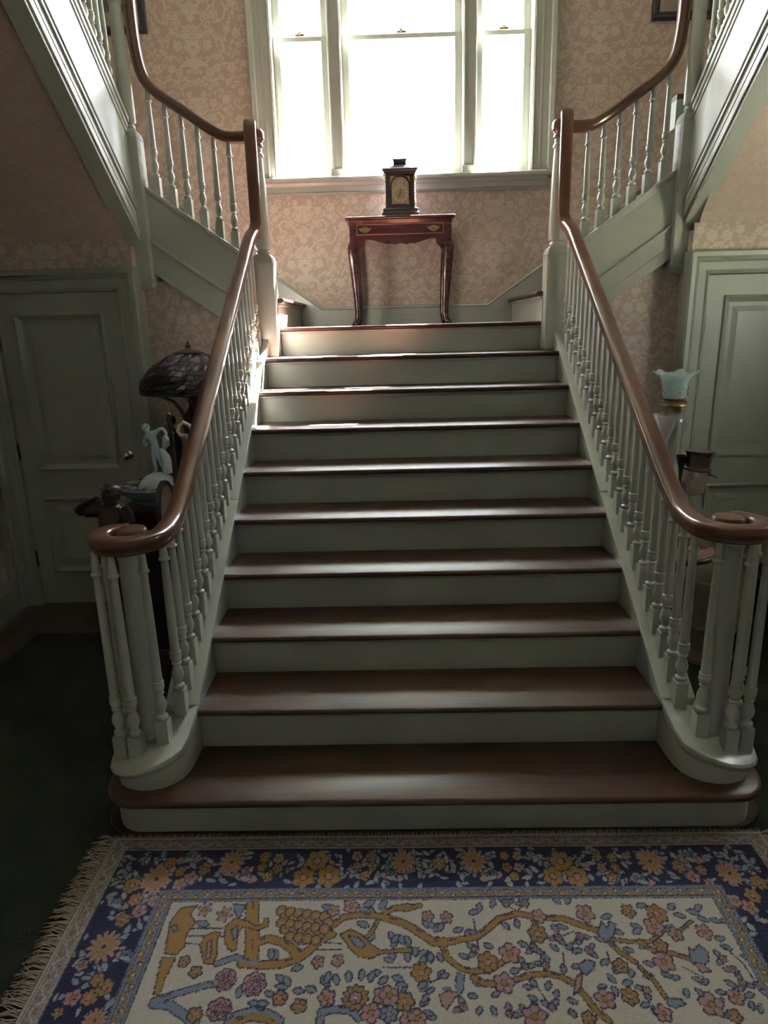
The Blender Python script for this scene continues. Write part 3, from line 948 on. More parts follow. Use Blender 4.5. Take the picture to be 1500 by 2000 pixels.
# ------------------------------------------------------------------ upper flights over the doors
for s in (-1, 1):
    us = thing('upper_staircase', (s * 2, 1.2, 2.6), 'upper flight overhead on the %s, white lit string and papered underside' % ('left' if s < 0 else 'right'), 'staircase', 'upper flights')
    SU = .78
    def ut(y): return 2.83 + SU * (2 - y)
    y0, y1 = 2.113, .15
    xf = 1.5
    def ub(d0, d1, p, back=.075):
        return MB().prism([(y0, ut(y0) - d1), (y0, ut(y0) - d0), (y1, ut(y1) - d0), (y1, ut(y1) - d1)], 'x', s * (xf - p), s * (xf + back))
    sg = ub(.01, .60, 0).build('string', SAGE_S, us)
    ub(-.006, .022, .020, .085).build('string_cap', SAGE, sg, bevel=.004)
    ub(.022, .060, .013).build('cap_moulding', SAGE, sg, bevel=.008)
    ub(.060, .085, .006).build('cap_moulding', SAGE, sg, bevel=.003)
    ub(.420, .436, .020).build('bead_moulding', SAGE, sg, bevel=.005)
    ub(.436, .462, .014).build('bead_moulding', SAGE, sg, bevel=.003)
    ub(.462, .505, .004).build('lower_fascia', SAGE_S, sg, bevel=.002)
    ub(.513, .555, .004).build('lower_fascia', SAGE_S, sg, bevel=.002)
    ub(.555, .580, .012).build('bead_moulding', SAGE, sg, bevel=.004)
    ub(.580, .605, .003, .09).build('soffit_trim', SAGE, sg, bevel=.003)
    # papered underside, coved down to the door wall
    prof = [(2.05, 2.135), (2.02, 2.185), (1.97, 2.245), (1.90, 2.312), (1.82, 2.380), (y1, 2.380 + SU * (1.82 - y1))]
    pa = []
    for (ya, za), (yb, zb) in zip(prof[:-1], prof[1:]):
        L = math.hypot(yb - ya, zb - za)
        pa.append(paper_patch((s * 1.555, ya, za), (s, 0, 0), (0, (yb - ya) / L, (zb - za) / L), XW - 1.56, L, .0058 if L < .3 else .0085, .1, ya, .72))
    pm = paper_wall('soffit', pa, us, None)
    for k in range(1, 10):
        yk, z = 2.10 - (k - 1) * .2115, 2.805 + H * k
        MB().box(s * 1.576, s * (XW - .004), yk - .25, yk, z - .026, z).build('tread', TREADW, us)
        MB().box(s * 1.576, s * (XW - .004), yk - .05, yk - .032, z - H, z - .026).build('riser', RISER, us)
    rl = thing('upper_railing', (s * 1.53, 1.5, 3.2), 'upper flight balustrade at the %s top corner of the stair hall' % ('left' if s < 0 else 'right'), 'railing', 'balustrades of the upper flights')
    pts = [(s * 1.535, y, ut(y) + .60) for y in (2.09, 1.6, 1.0, .2)]
    MB().sweep(pts, [(-1, 0, 0)] * 4, RAILP).build('handrail', RAILW, rl, smooth=True, angle=60)
    for i in range(18):
        y = 2.045 - .0755 * i
        baluster(rl, (s * 1.535, y, ut(y)), .575)
# carpet pattern data, millimetres on the rug
RUG = {'FL':[(-682,-288,21,25,'s'),(-620,-306,24,28,'s'),(-303,-299,18,21,'p'),(-253,-281,23,27,'p'),(-31,-319,18,21,'p'),(22,-323,18,21,'p'),(-330,-461,17,19,'p'),(-278,-458,17,19,'p'),(-58,-492,24,26,'g'),(-568,-509,29,32,'r'),(-490,-521,32,34,'r'),(-564,-588,31,31,'r'),(-417,-560,20,21,'g'),(-365,-581,20,20,'g'),(-298,-560,23,24,'p'),(-225,-561,34,35,'G'),(-156,-556,26,26,'p'),(-102,-569,24,25,'g'),(-185,-600,27,28,'p'),(-85,-613,30,30,'p'),(-140,-603,23,23,'b'),(-692,-456,16,18,'g'),(-653,-486,18,18,'g'),(-622,-601,20,21,'g'),(285,-322,20,24,'p'),(417,-314,27,32,'p'),(543,-307,20,25,'g'),(620,-316,29,34,'g'),(597,-358,27,32,'p'),(269,-380,27,30,'g'),(182,-438,29,32,'p'),(120,-464,28,32,'g'),(-57,-492,27,29,'g'),(155,-522,27,30,'p'),(466,-478,20,22,'g'),(592,-418,19,22,'g'),(647,-383,20,23,'p'),(727,-376,22,26,'p'),(583,-467,28,31,'p'),(399,-567,26,28,'p'),(462,-561,22,24,'g'),(655,-582,31,32,'p'),(724,-563,22,22,'p'),(528,-604,22,23,'p'),(-102,-571,26,26,'g'),(-140,-555,26,27,'p'),(216,-609,31,32,'p'),(-71,-614,25,25,'p'),(697,-611,18,19,'g'),(345,-615,18,19,'g')],'BUD':[(197,-277,11,14,'p'),(253,-279,12,14,'p'),(91,-426,11,12,'p'),(323,-392,11,13,'p'),(383,-389,11,13,'p'),(396,-432,11,12,'p'),(216,-476,11,12,'p'),(270,-474,11,12,'p'),(741,-457,11,12,'p'),(755,-490,11,12,'p'),(758,-526,11,11,'p'),(793,-533,11,11,'p'),(155,-602,10,10,'p'),(262,-586,10,11,'p'),(44,-585,10,11,'p'),(509,-545,10,11,'p'),(250,-423,11,13,'p')],'BD':[(-99,-113,37,48,'m'),(13,-124,22,29,'g'),(123,-115,40,52,'m'),(222,-95,16,21,'g'),(263,-96,17,22,'p'),(223,-142,16,21,'g'),(258,-143,16,21,'p'),(240,-178,16,20,'g'),(395,-119,37,48,'g'),(357,-179,32,41,'g'),(430,-180,36,45,'g'),(512,-99,16,21,'g'),(558,-105,16,21,'g'),(604,-100,14,19,'p'),(514,-146,16,21,'p'),(557,-146,15,21,'g'),(533,-186,16,20,'g'),(672,-122,39,52,'m'),(751,-144,22,28,'g'),(814,-160,17,22,'g'),(780,-184,20,25,'p'),(816,-209,15,20,'p'),(892,-175,35,46,'m'),(962,-210,25,30,'g'),(920,-257,24,29,'g'),(860,-274,21,25,'p'),(892,-297,24,28,'p'),(-644,-111,40,51,'m'),(-724,-136,22,27,'g'),(-758,-172,24,30,'p'),(-786,-196,22,27,'p'),(-864,-175,47,58,'m'),(-931,-199,28,34,'g'),(-900,-252,22,26,'g'),(-873,-293,23,27,'p'),(-844,-257,19,23,'p'),(-910,-324,22,26,'g'),(-929,-411,44,50,'m'),(-947,-557,25,25,'p'),(-904,-557,24,24,'g'),(-865,-616,32,32,'m'),(-967,-597,16,17,'g'),(-842,-109,20,26,'g'),(-798,-146,18,23,'g'),(-542,-91,18,24,'g'),(-496,-97,19,24,'p'),(-542,-133,16,21,'g'),(-493,-139,17,21,'g'),(-519,-172,18,22,'g'),(-371,-109,37,49,'g'),(-407,-175,36,44,'g'),(-329,-171,38,48,'g'),(-246,-89,18,24,'p'),(-201,-90,18,24,'g'),(-244,-132,16,20,'g'),(-196,-132,16,21,'p'),(-218,-170,17,22,'g'),(-905,-509,20,22,'g'),(-876,-530,24,25,'g'),(-964,-468,18,19,'p')],'WG':[(170,-177,37,0),(-135,-174,38,1),(622,-197,37,1),(-586,-173,38,1),(-946,-270,36,1),(-853,-442,34,1),(-789,-93,40,0),(803,-113,38,1)],'S':[([(-304,-350),(-271,-320),(-230,-313),(-183,-315),(-142,-325),(-101,-342),(-73,-362),(-51,-379),(-31,-395)],18,'g'),([(-154,-307),(-124,-290),(-89,-294),(-53,-280)],13,'g'),([(-31,-395),(-1,-397),(38,-400)],17,'g'),([(-177,-338),(-188,-365),(-201,-384)],10,'g'),([(6,-406),(56,-394),(99,-387),(138,-358),(171,-329),(225,-312),(280,-326),(352,-331),(402,-356),(434,-369)],17,'g'),([(-157,-304),(-127,-287),(-90,-281),(-53,-283)],11,'g'),([(-157,-322),(-106,-339),(-70,-361),(-46,-381),(-22,-402),(2,-406)],20,'g'),([(6,-410),(13,-448),(48,-482),(87,-490),(128,-483),(157,-464)],14,'g'),([(78,-507),(103,-522),(129,-525)],15,'g'),([(183,-514),(225,-501),(272,-498),(309,-509),(336,-530),(353,-564),(369,-597),(392,-622)],14,'g'),([(433,-373),(454,-397),(514,-406),(569,-406),(607,-414)],10,'g'),([(569,-406),(625,-367),(657,-375),(706,-342)],8,'g'),([(454,-397),(476,-437),(507,-467)],12,'g'),([(541,-406),(571,-437),(617,-441),(656,-460)],12,'g'),([(515,-482),(539,-524),(549,-565)],9,'g'),([(265,-330),(271,-355),(271,-372)],12,'g'),([(-547,-256),(-538,-314),(-523,-382),(-512,-445)],35,'g'),([(-509,-401),(-477,-388),(-441,-398),(-404,-421),(-389,-446)],22,'g'),([(-535,-463),(-484,-469),(-430,-466),(-388,-452),(-358,-427),(-334,-396),(-302,-377)],22,'g'),([(-497,-463),(-556,-444),(-601,-462)],16,'b'),([(-736,-566),(-680,-545),(-612,-523),(-576,-520)],16,'b'),([(-734,-574),(-691,-577),(-641,-606),(-615,-624)],21,'b'),([(-535,-622),(-520,-601),(-481,-591),(-439,-597),(-405,-617)],15,'b'),([(-520,-624),(-483,-607),(-437,-612),(-419,-625)],17,'g'),([(-309,-622),(-307,-597),(-277,-590),(-236,-592),(-215,-613)],17,'b')],'TH':[([(-723,-353),(-612,-353)],2,'d'),([(-710,-377),(-605,-379)],2,'d'),([(-760,-399),(-662,-403)],2,'d'),([(-333,-402),(-271,-406)],2,'d'),([(-342,-426),(-269,-425)],2,'d'),([(-157,-477),(-76,-479)],2,'d'),([(200,-286),(226,-304),(249,-282)],3,'d'),([(331,-388),(370,-373),(383,-389)],3,'d'),([(326,-436),(319,-480)],2,'d'),([(272,-435),(249,-480)],3,'d'),([(98,-328),(102,-418)],3,'d'),([(761,-423),(786,-469),(793,-533)],3,'d'),([(627,-482),(667,-511)],3,'d'),([(442,-436),(444,-496)],2,'d'),([(237,-536),(259,-583)],3,'d'),([(-35,-521),(-1,-507)],3,'d'),([(-46,-524),(-8,-507)],2,'d')],'PO':[([(-279,-377),(-253,-416),(-224,-447),(-190,-452),(-163,-439),(-125,-435),(-80,-434),(-75,-417),(-125,-422),(-163,-428),(-189,-410),(-216,-378),(-251,-361)],'g'),([(-256,-380),(-234,-413),(-214,-423),(-206,-410),(-227,-387)],'b'),([(-79,-417),(-61,-420),(-67,-448),(-79,-439)],'b'),([(-600,-391),(-607,-348),(-585,-319),(-546,-331),(-519,-348),(-503,-342),(-501,-321),(-489,-321),(-484,-349),(-511,-362),(-555,-348),(-565,-368),(-559,-420),(-568,-429),(-583,-418)],'g'),([(-587,-358),(-573,-345),(-567,-381),(-574,-391)],'b'),([(-664,-406),(-658,-377),(-632,-364),(-614,-368),(-619,-391),(-608,-438),(-614,-465),(-637,-462)],'g'),([(-645,-397),(-636,-390),(-624,-444),(-635,-450)],'p'),([(-753,-431),(-770,-333),(-756,-284),(-707,-273),(-719,-305),(-696,-333),(-711,-373),(-705,-412),(-720,-437)],'g'),([(-763,-346),(-750,-340),(-739,-357),(-749,-363)],'b'),([(-743,-547),(-757,-443),(-718,-443),(-726,-502),(-725,-553)],'g'),([(-602,-271),(-564,-275),(-572,-321),(-587,-307)],'b'),([(437,-373),(457,-340),(464,-365),(478,-340),(494,-349),(474,-390),(450,-409),(433,-397)],'b'),([(421,-389),(441,-393),(450,-409),(431,-405)],'p'),([(357,-473),(381,-459),(403,-466),(390,-488),(370,-502),(358,-495)],'b'),([(665,-423),(674,-434),(696,-415),(710,-438),(701,-465),(667,-483),(653,-468)],'b'),([(660,-468),(683,-475),(695,-494),(667,-497)],'p'),([(-14,-555),(9,-542),(35,-549),(20,-569),(2,-592),(-9,-579)],'p'),([(36,-493),(56,-500),(48,-542),(31,-559),(30,-528)],'b'),([(341,-509),(362,-495),(347,-537),(323,-557)],'p'),([(549,-565),(586,-568),(593,-582),(564,-591),(548,-585)],'b')],'PK':[(-455,-297,13,16,'k'),(-441,-318,13,16,'k'),(-448,-339,13,15,'k'),(-434,-359,13,15,'k'),(-429,-302,13,16,'k'),(-415,-323,13,16,'k'),(-423,-343,13,15,'k'),(-409,-363,12,15,'k'),(-417,-383,13,14,'k'),(-403,-306,13,15,'k'),(-390,-327,13,15,'k'),(-398,-347,13,14,'k'),(-385,-368,13,15,'k'),(-392,-387,13,14,'k'),(-378,-311,13,16,'k'),(-365,-331,13,15,'k'),(-373,-352,13,14,'k'),(-360,-372,13,15,'k'),(-368,-391,13,14,'k'),(-353,-315,13,15,'k'),(-340,-336,13,15,'k'),(-348,-356,13,15,'k'),(-335,-376,12,15,'k'),(-344,-395,12,14,'k'),(-327,-319,13,16,'k'),(-315,-340,13,15,'k'),(-323,-360,13,15,'k')],'LV':[(-694,-330,22,20),(-340,-280,23,20),(-220,-285,23,-30),(-220,-289,22,20),(-195,-303,22,200),(-172,-296,23,-60),(-182,-368,22,120),(-142,-368,22,60),(-124,-382,21,100),(-105,-382,22,60),(-235,-337,22,20),(-449,-420,20,90),(-464,-417,20,80),(-395,-408,20,-30),(-404,-421,20,30),(-436,-496,19,40),(-400,-484,19,-20),(-414,-499,19,60),(-457,-472,19,200),(-27,-359,21,-120),(-16,-373,21,-60),(-30,-430,20,90),(-42,-442,20,120),(-130,-462,19,-100),(-89,-463,20,-100),(-162,-489,19,160),(-135,-503,19,20),(-13,-513,18,-60),(-35,-529,18,160),(-272,-528,19,-110),(-246,-522,19,-90),(-215,-517,19,-80),(-193,-520,19,-70),(-167,-528,19,-50),(-293,-533,19,-130),(-323,-544,19,200),(-64,-583,18,-40),(-54,-603,18,20),(-524,-559,18,-90),(-496,-570,18,10),(-475,-570,18,10),(-355,-544,18,190),(-317,-499,19,60),(-297,-488,19,100),(-436,-527,19,10),(-460,-543,18,20),(-110,-377,18,80),(-117,-377,18,120),(-99,-381,18,60),(-20,-361,18,-100),(-6,-369,18,-60),(-27,-433,17,100),(-10,-433,17,70),(45,-437,17,30),(86,-311,19,-20),(116,-307,19,-80),(154,-294,19,-70),(84,-358,18,110),(67,-358,18,160),(110,-379,18,200),(194,-367,18,-120),(219,-363,18,-90),(209,-403,18,30),(143,-423,17,-150),(145,-457,17,120),(244,-286,19,-80),(356,-283,19,-120),(370,-283,19,-60),(315,-347,18,70),(308,-330,19,200),(358,-364,18,200),(316,-435,17,-130),(337,-432,17,-50),(349,-439,17,-20),(360,-413,18,-30),(318,-469,17,100),(336,-480,16,-10),(272,-431,17,90),(251,-435,17,-90),(492,-319,19,160),(569,-294,19,-20),(533,-349,18,30),(529,-382,18,-30),(508,-382,18,200),(533,-429,17,-40),(517,-437,17,200),(442,-459,17,150),(423,-499,17,60),(442,-503,17,-60),(414,-530,15,160),(452,-531,17,-20),(478,-513,16,-60),(427,-531,17,80),(657,-303,19,-40),(666,-316,19,20),(622,-367,18,-20),(708,-304,19,20),(731,-308,19,-40),(727,-326,18,30),(759,-334,18,20),(786,-339,18,10),(751,-416,17,30),(744,-400,17,-10),(790,-446,17,30),(716,-518,16,40),(677,-518,15,160),(635,-511,16,20),(633,-539,15,60),(611,-538,16,110),(609,-511,16,180),(562,-496,16,30),(545,-507,17,180),(527,-467,17,20),(237,-536,15,-120),(258,-543,16,-60),(225,-567,15,110),(208,-556,15,30),(288,-540,15,120),(304,-567,15,20),(302,-590,15,60),(102,-529,16,-160),(117,-559,15,-30),(85,-559,15,190),(89,-582,15,120),(114,-582,15,70),(200,-529,15,20),(191,-576,15,100),(-11,-507,16,-20),(-23,-535,15,150),(-3,-535,15,30),(-65,-440,17,-20),(-127,-462,17,200),(-68,-535,17,-30),(-108,-548,15,-60),(-94,-527,16,180),(-57,-575,15,-60),(746,-563,15,-20),(706,-553,15,190),(694,-566,15,150),(506,-578,15,160),(510,-584,15,90),(663,-604,15,20),(747,-598,15,-70),(762,-605,15,-60),(-58,-595,15,20),(173,-494,17,-20)]}
# ------------------------------------------------------------------ rug and carpet
CARPET = paint('green_carpet', (0.030, 0.036, 0.030), 0.95, 0.35, 0.6, 0.1)
MB().box(-2.17, 2.17, -4.2, 1.62, -.004, .0012).build('carpet', CARPET)
tag(bpy.data.objects['carpet'], 'plain very dark green carpet covering the hall floor around the stair foot', 'carpet')
NAVY, GOLD, PINK, BLUE, CREAM, EDGE = (.012, .013, .050), (.255, .150, .045), (.30, .175, .165), (.150, .180, .240), (.375, .345, .305), (.035, .032, .07)
RXL, RXR = -1.065, 1.076
cv = Canvas(RXL, -1.75, RXR, .001, .0024, CREAM)
dx = np.minimum(cv.X - RXL, RXR - cv.X) * .945
dt = -cv.Y
db = cv.Y + 1.75
dd = np.minimum(np.minimum(dx, dt), db)
along = np.where(dx < np.minimum(dt, db), cv.Y, cv.X)
def bandc(a, b_, c): cv.a[(dd >= a) & (dd < b_)] = c
RG = random.Random(11)
field = Canvas(RXL, -1.75, RXR, .001, .0024, CREAM)
main, cv2 = cv, field
m3 = lambda pts: [(a / 1000, b_ / 1000) for a, b_ in pts]
colr = {'g': GOLD, 'p': PINK, 'b': BLUE}
for (px, py, L, ang) in RUG['LV']:
    field.leaf(px / 1000, py / 1000, L / 1000 * 1.9, -math.radians(ang), BLUE, EDGE, None, .0042)
for pts, wd, c in RUG['TH']:
    field.stroke(m3(pts), .004, EDGE)
for pts, wd, c in RUG['S']:
    wd = wd / 1000
    field.stroke(m3(pts), wd + .006, EDGE)
for pts, wd, c in RUG['S']:
    field.stroke(m3(pts), wd / 1000 - .001, colr[c])
    p = m3(pts)
    for (xa, ya), (xb, yb) in list(zip(p[:-1], p[1:]))[::2]:
        field.stroke([(xa * .7 + xb * .3, ya * .7 + yb * .3 + wd / 4000), (xa * .3 + xb * .7, ya * .3 + yb * .7 + wd / 4000)], .004, EDGE)
for px, py, rx, ry, c in RUG['PK']:
    field.ell(px / 1000, py / 1000, rx / 1000 + .004, ry / 1000 + .004, EDGE)
    field.ell(px / 1000, py / 1000, rx / 1000, ry / 1000, GOLD)
    field.ell(px / 1000 + .003, py / 1000 - .002, rx / 2500, ry / 2500, PINK)
for pts, c in RUG['PO']:
    p = m3(pts)
    field.poly(p, colr[c])
    field.stroke(p + p[:1], .004, EDGE)
def bloom(c_, px, py, rx, ry, c, edge, ew=.0045):
    px, py, rx, ry = px / 1000, py / 1000, rx / 1000, ry / 1000
    if c == 's': c_.flower(px, py, rx, ry, 6, PINK, GOLD, edge, ew, .2, .62)
    elif c == 'r':
        c_.flower(px, py, rx, ry, 7, PINK, PINK, edge, ew, .1, .16)
        for k in (.72, .48, .26):
            c_.flower(px + rx * .05, py - ry * .06, rx * k, ry * k, 5, PINK if k != .48 else (.36, .16, .15), PINK, edge, ew * .8, k * 5, .2)
    elif c == 'G':
        c_.flower(px, py, rx, ry, 11, GOLD, PINK, edge, ew, .1, .22)
        c_.flower(px, py, rx * .5, ry * .5, 7, PINK, CREAM, edge, ew, .1, .2)
    elif c == 'm':
        c_.flower(px, py, rx * 1.1, ry * 1.1, 13, PINK, GOLD, NAVY, ew, .1, .42)
        c_.flower(px, py, rx * .72, ry * .72, 9, GOLD, PINK, PINK, ew * .7, .3, .3)
        c_.ell(px, py, rx * .16, ry * .16, EDGE)
    elif c == 'g': c_.flower(px, py, rx, ry, 6 if rx > .02 else 5, GOLD, PINK, edge, ew, px * 40, .25)
    elif c == 'b': c_.flower(px, py, rx, ry, 6, BLUE, PINK, edge, ew, px * 40, .25)
    else: c_.flower(px, py, rx, ry, 5, PINK, GOLD, edge, ew, px * 40, .3)
for i, q in enumerate(RUG['FL'] + RUG['BUD']):
    if i >= len(RUG['FL']):
        for a in (.6, 2.4): field.leaf(q[0] / 1000, q[1] / 1000, .03, a + i, BLUE, EDGE, None, .004)
    bloom(field, *q, EDGE)
for k in range(260):                                   # the part of the field towards the room
    x, y = RG.uniform(-.75, .76), RG.uniform(-1.45, -.68)
    if k % 3 == 0: bloom(field, int(x * 1000), int(y * 1000), RG.randint(18, 34), RG.randint(18, 34), RG.choice('gprpb'), EDGE)
    else: field.leaf(x, y, RG.uniform(.04, .06), RG.uniform(0, 6.3), BLUE, EDGE, EDGE, .0045)
# navy border
brd = Canvas(RXL, -1.75, RXR, .001, .0024, NAVY)
for k in range(900):
    t = RG.random()
    sd = RG.choice((0, 0, 0, 1, 1, 2, 3))
    if sd == 0: x, y = RG.uniform(-1.0, 1.0), RG.uniform(-.205, -.07)
    elif sd == 1: x, y = RG.uniform(-1.0, -.85), RG.uniform(-1.7, -.07)
    elif sd == 2: x, y = RG.uniform(.86, .99), RG.uniform(-1.7, -.07)
    else: x, y = RG.uniform(-1, 1), RG.uniform(-1.69, -1.55)
    brd.leaf(x, y, RG.uniform(.024, .042), RG.uniform(0, 6.3), (.20, .225, .27) if k % 4 else (.28, .28, .28), NAVY, None, .0035)
for px, py, L, a in RUG['WG']:
    px, py, L = px / 1000, py / 1000, L / 1000
    sx_ = -1 if a else 1
    brd.ell(px, py, L * 1.05, L * .5, NAVY, .3 * sx_)
    brd.ell(px, py, L, L * .42, PINK, .3 * sx_)
    for j in range(5):
        brd.leaf(px - sx_ * L * .5, py + L * (.25 - .13 * j), L * 1.1, (pi if sx_ < 0 else 0) + .25 * sx_, (.22, .245, .285), NAVY, None, .003)
for q in RUG['BD']:
    bloom(brd, *q, NAVY, .0035)
for k in range(40):
    x, y = RG.choice((RG.uniform(-.98, -.87), RG.uniform(.88, .97))), RG.uniform(-1.7, -.66)
    bloom(brd, int(x * 1000), int(y * 1000), RG.randint(20, 44), RG.randint(20, 44), RG.choice('gpm'), NAVY, .0035)
for k in range(60):
    bloom(brd, int(RG.uniform(-980, 980)), int(RG.uniform(-1680, -1560)), RG.randint(20, 44), RG.randint(20, 44), RG.choice('gpm'), NAVY, .0035)
cv.a[dd >= .262] = field.a[dd >= .262]
q = (dd >= .058) & (dd < .216)
cv.a[q] = brd.a[q]
BEIGE, TAN = (.36, .315, .25), (.24, .20, .165)
bandc(-1, .009, BEIGE)
for a, b_, g0, g1 in ((.009, .058, BEIGE, (.10, .09, .12)), (.216, .262, BLUE, EDGE)):
    bandc(a, b_, g0)
    for e in (a + .002, a + .009, b_ - .011, b_ - .003):
        bandc(e, e + .003, g1)
    bandc(a + .0115, b_ - .0125, GOLD if a > .1 else (.27, .215, .17))
    mid, hh = (a + b_) / 2, (b_ - a) * .19
    for ph, c, w_ in ((0, g1, .0055), (0, BLUE if a > .1 else (.33, .33, .34), .0035)):
        v = hh * np.sin(along * 2 * pi / .064)
        cv.a[(np.abs(dd - mid - v) < w_) & (dd >= a + .0115) & (dd < b_ - .0125)] = c
    u = np.mod(along, .032) - .016
    v = np.sign(np.sin(along * 2 * pi / .064 + pi / 1)) * hh * .55
    e = (u / .0075) ** 2 + ((dd - mid - v) / .0055) ** 2
    cv.a[(e < 1.0) & (dd >= a + .0115) & (dd < b_ - .0125)] = g1
    cv.a[(e < .45) & (dd >= a + .0115) & (dd < b_ - .0125)] = (.44, .30, .10) if a > .1 else PINK
xs = np.arange(RXL, RXR + .001, .0026)
ys = np.concatenate([np.arange(.0005, -.70, -.0026), np.arange(-.71, -1.751, -.02)])[::-1]
gx, gy = np.meshgrid(xs, ys)
rs = np.random.RandomState(3)
gz = .0125 + .0012 * rs.rand(*gx.shape) + .001 * np.sin(gx * 9 + gy * 5) - .006 * (np.minimum(np.minimum(gx - RXL, RXR - gx), -gy + .0005) < .0026)
jit = rs.uniform(-.0012, .0012, (2,) + gx.shape)
kc = cv.sample(gx + jit[0], gy + jit[1]) * (0.90 + .2 * rs.rand(*gx.shape)[..., None])
rug = bpy.data.objects.new('rug', grid_mesh('rug', [(np.stack([gx, gy, gz], -1), kc)], RUGM))
place(rug, None)
tag(rug, 'cream and navy floral wool rug with fringed ends at the foot of the stairs', 'rug')
FRM = paint('rug_fringe', (.36, .30, .25), .9, .25, .1)
fm = MB()
for sx_, x0 in ((-1, RXL), (1, RXR)):
    for k in range(560):
        y = .0 - 1.75 * k / 560 + RG.uniform(-.002, .002)
        L = RG.uniform(.045, .075)
        a = RG.uniform(-.5, .5)
        p = [(x0, y, .010), (x0 + sx_ * L * .5, y + a * L * .3, .013 + RG.uniform(0, .006)), (x0 + sx_ * L, y + a * L * RG.uniform(.3, 1.2), .008)]
        fm.tube(p, [.0016, .0014, .0008], 4)
for k in range(700):                                   # short napped selvage at the stair edge
    x = RXL + (RXR - RXL) * k / 700
    fm.tube([(x, -.003, .012), (x + RG.uniform(-.005, .005), .006 + RG.uniform(0, .006), .017 + RG.uniform(-.004, .004))], [.0014, .0006], 3)
f_ = fm.build('fringe', FRM, rug, smooth=True)
f_['kind'] = 'stuff'

# ------------------------------------------------------------------ console table, clock, outlet on the landing
tb = thing('console_table', (-.04, 3.1, 1.65), 'mahogany one-drawer console table with cabriole legs under the window', 'table')
TX0, TX1, TY0, TY1, TZ = -.404, .321, 2.93, 3.268, 2.345
MB().prism([(TY1, TZ - .022), (TY0 + .012, TZ - .022), (TY0 + .004, TZ - .016), (TY0, TZ - .008), (TY0 + .002, TZ - .002), (TY0 + .006, TZ), (TY1, TZ)], 'x', TX0, TX1).build('tabletop', TABLEW, tb, bevel=.003)
MB().prism([(TY0 + .022, TZ - .05), (TY0 + .022, TZ - .022), (TY0 + .008, TZ - .022)], 'x', TX0 + .02, TX1 - .02).build('top_moulding', TABLEW, tb)
ax0, ax1 = TX0 + .024, TX1 - .02
cxm, hwm = (ax0 + ax1) / 2, (ax1 - ax0) / 2
prof = [(0, .170), (.018, .171), (.03, .176), (.045, .176), (.055, .171), (.09, .172), (.13, .163), (.18, .148), (.215, .142), (.25, .147), (.275, .162), (.292, .18), (.305, .20), (hwm - .028, .225), (hwm, .225)]
low = [(cxm + x, TZ - z) for x, z in prof] 
lowl = [(cxm - x, TZ - z) for x, z in reversed(prof[1:])]
MB().prism([(ax1, TZ - .022), (ax0, TZ - .022)] + lowl + low, 'y', TY0 + .022, TY0 + .042).build('apron', TABLEW, tb, bevel=.0015)
for x0, x1 in ((ax0, ax0 + .018), (ax1 - .018, ax1)):
    MB().box(x0, x1, TY0 + .03, TY1, TZ - .16, TZ - .022).build('apron', TABLEW, tb)
dr = MB().box(ax0 + .045, ax1 - .05, TY0 + .0155, TY0 + .024, TZ - .118, TZ - .045).build('drawer', TABLEW, tb, bevel=.003)
STR = paint('inlay_line', (.40, .17, .12), .4, .1, 0)
MB().frame_xz(ax0 + .052, ax1 - .057, TZ - .111, TZ - .052, [(0, 0), (0, .0015), (.003, .0015), (.003, 0)], TY0 + .0155, -1).build('inlay', STR, dr)
for hx in (ax0 + .105, ax1 - .12):
    m = MB()
    out = [(0, .020), (.008, .016), (.014, .018), (.022, .010), (.036, .012), (.042, .004), (.034, -.002), (.026, -.010), (.014, -.016), (.006, -.020)]
    out = out + [(-x, z) for x, z in reversed(out)]
    m.prism([(hx + x, TZ - .082 + z) for x, z in out], 'y', TY0 + .0125, TY0 + .0155)
    for e in (-.018, .018): m.sphere((hx + e, TY0 + .010, TZ - .080), .005, 8, 6)
    m.tube([(hx - .018, TY0 + .008, TZ - .081), (hx - .016, TY0 + .005, TZ - .096), (hx, TY0 + .004, TZ - .101), (hx + .016, TY0 + .005, TZ - .096), (hx + .018, TY0 + .008, TZ - .081)], .0028, 8)
    m.build('drawer_pull', BRASS, dr, smooth=True)
for sx_, lx in ((-1, ax0), (1, ax1)):
    for ly, sy_ in ((TY0 + .022, -1), (TY1 - .01, 1)):
        zs = [2.20, 2.185, 2.165, 2.14, 2.10, 2.03, 1.94, 1.84, 1.76, 1.715, 1.69, 1.672, 1.660, 1.6515]
        ox = [.0, .003, .008, .009, .006, .001, -.004, -.010, -.014, -.013, -.008, .000, .007, .006]
        rr = [.026, .031, .034, .035, .034, .032, .029, .025, .022, .0215, .022, .025, .027, .022]
        P = [(lx + sx_ * (o - .026), ly - sy_ * -(o * .5) + (.026 if sy_ < 0 else -.026), z) for o, z in zip(ox, zs)]
        m = MB()
        rings = []
        for (x, y, z), r in zip(P, rr):
            rings.append([(x + r * cos(2 * pi * k / 16), y + r * sin(2 * pi * k / 16), z) for k in range(16)])
        m.loft(rings)
        m.box(lx - sx_ * .045, lx - sx_ * .001, ly - sy_ * .0215, ly - sy_ * .05, 2.19, TZ - .03)
        if sy_ < 0:                                    # bracket between knee and apron
            m.prism([(lx - sx_ * .04, 2.215), (lx - sx_ * .105, 2.215), (lx - sx_ * .10, 2.172), (lx - sx_ * .078, 2.150), (lx - sx_ * .06, 2.120), (lx - sx_ * .05, 2.09), (lx - sx_ * .04, 2.08)], 'y', ly + .004, ly + .03)
        m.build('leg', TABLEW, tb, smooth=True, angle=40)
ck = thing('bracket_clock', (-.036, 3.06, TZ), 'black bracket clock with arched brass dial on the console table', 'clock')
cx, cy = -.036, 3.06
